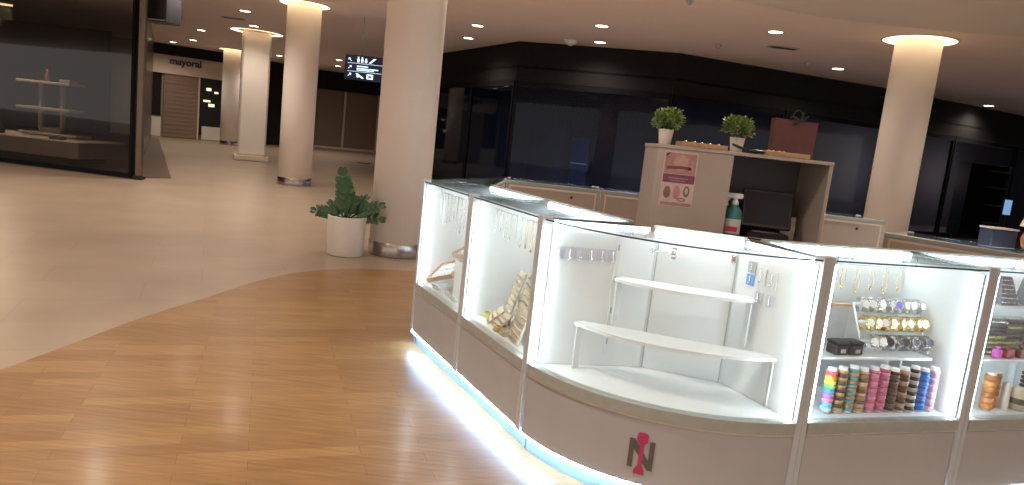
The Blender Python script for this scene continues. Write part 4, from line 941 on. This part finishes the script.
for k in range(5): necklace(f4, .36+k*.085, .30, .10+.02*(k % 2), 'pale gold necklace hanging above the watches, '+ORD[k]+' from the left', 'necklaces above the watches', M['gold'], M['gold'], .016)
# right-hand case
t = case_thing('shelf', 'upper narrow white shelf with earring stands in the rightmost case', 'shelf', f5, .05, .13, .985); B((0, 0, 0), (.82, .12, .012), .002).build('board', M['wgloss'], t)
for x in (.0, .80): B((x, .10, -.522), (x+.012, .118, -.001)).build('leg', M['white'], t)
t = case_thing('shelf', 'lower white shelf with dark bead rows in the rightmost case', 'shelf', f5, .07, .11, .715); B((0, 0, 0), (.78, .22, .012), .002).build('board', M['wgloss'], t)
for x in (.015, .755): B((x, .19, -.252), (x+.012, .21, -.001)).build('leg', M['white'], t)
for k, x in enumerate((.335, .50, .665)):
    t = case_thing('earring_stand', 'dark sloping earring stand with pink studs, '+ORD[k]+' from the left on the upper shelf', 'earring stand', f5, x, .185, .998, 0, 'earring stands on the upper shelf')
    mb = MB(); mb.add([(-.06, -.035, 0), (.06, -.035, 0), (.06, .035, 0), (-.06, .035, 0), (-.035, .010, .135), (.035, .010, .135), (.035, .024, .135), (-.035, .024, .135)], [(0, 3, 2, 1), (0, 1, 5, 4), (1, 2, 6, 5), (2, 3, 7, 6), (3, 0, 4, 7), (4, 5, 6, 7)]); mb.build('wedge', mat('stand_grey', (.16, .16, .18), .6), t)
    es = MB(); ep = MB(); random.seed(k)
    for i in range(6):
        for j in range(6):
            z = .012+i*.021; w2 = .052-.022*i/6; T = Matrix.Translation((-w2+2*w2*j/5, -.035+.045*z/.135-.002, z))
            (ep if random.random() < .3 else es).lathe([(.001, -.005), (.006, 0), (.001, .005)], 6, T=T)
    es.build('silver_studs', silver, t)['kind'] = 'stuff'; ep.build('pink_studs', mat('stud_pink', (.70, .16, .36), .4), t)['kind'] = 'stuff'
for k, (x, z_) in enumerate(((.33, 0), (.45, 0), (.57, 0), (.69, 0))):
    t = case_thing('bead_display', 'dark grey bead display block, '+ORD[k]+' from the left on the lower shelf', 'bead display', f5, x, .205, .728, 0, 'bead display blocks')
    B((-.055, -.02, 0), (.055, .05, .19), .004).build('block', mat('block_grey', (.20, .20, .20), .6), t)
    random.seed(70+k)
    for i in range(7):
        b = MB()
        for j in range(8): b.lathe([(.001, -.0075), (.0075, 0), (.001, .0075)], 7, T=Matrix.Translation((-.049+j*.014, -.0285, .016+i*.026+random.uniform(-.003, .003))))
        b.build('bead_row', [grey_b, mat('bead_dark', (.07, .07, .075), .35, var=.3, scale=60), silver, olive][random.choice((0, 1, 1, 2, 1, 3) if k < 2 else (0, 1, 1, 2))], t)
for x, w_, c_, l in ((.31, .045, (.62, .12, .48), 'pink'), (.385, .06, (.30, .04, .05), 'dark red'), (.47, .05, (.16, .06, .05), 'brown')):
    t = case_thing('gift_packet', 'small '+l+' packet at the front of the lower shelf in the rightmost case', 'packet', f5, x, .145, .728, .1, 'packets on the lower shelf')
    B((-w_/2, -.016, 0), (w_/2, .016, .042), .006).build('pouch', mat('pouch_'+l.replace(' ', '_'), c_, .4), t); MB().lathe([(.003, .042), (.012, .055), (.002, .058)], 8).build('tie', mat('tie_'+l.replace(' ', '_'), tuple(min(1, q*1.6) for q in c_), .5), t)
for k, (x, n_) in enumerate(((.268, 6), (.335, 6))):
    roll(f5, x, .115+.03*k, ('left' if k == 0 else 'right')+' one of two orange-brown bracelet rolls in the rightmost case', [(.48, .19, .05), (.56, .26, .08), (.40, .14, .04)], n_, .19, 'orange-brown bracelet rolls', .0295)
t = case_thing('ring_holder', 'white pillar-shaped ring holder right of the orange bracelet rolls', 'ring holder', f5, .405, .13, Z0+.001); MB().lathe([(.026, 0), (.024, .01), (.02, .12), (.016, .135), (.004, .14)], 18).build('cone', M['pot'], t); MB().lathe([(.030, 0), (.030, .004), (.0265, .006)], 18).build('foot', M['white'], t)
t = case_thing('bracelet_cushion', 'cream cushion ring with a watch strap right of the white ring holder', 'cushion', f5, .49, .12, Z0+.001); MB().lathe([(.018, .02), (.04, .0), (.05, .05), (.04, .10), (.018, .115)], 18).build('cushion', mat('cushion_cream', (.62, .54, .38), .7), t); MB().lathe([(.0515, .035), (.054, .05), (.0515, .065)], 18, cap=False).build('strap', mat('strap_dark', (.10, .07, .05), .5), t)
t = case_thing('bracelet_roll', 'dark beaded bracelet roll behind the cream cushion in the rightmost case', 'bracelet roll', f5, .58, .16, Z0+.001); MB().lathe([(.02, 0), (.02, .2)], 14).build('core', M['white'], t)
for k in range(8): MB().lathe([(.0205, .01+k*.022), (.03, .015+k*.022), (.03, .024+k*.022), (.0205, .030+k*.022)], 16, cap=False).build('bracelet', bm_((.09, .08, .07)), t)
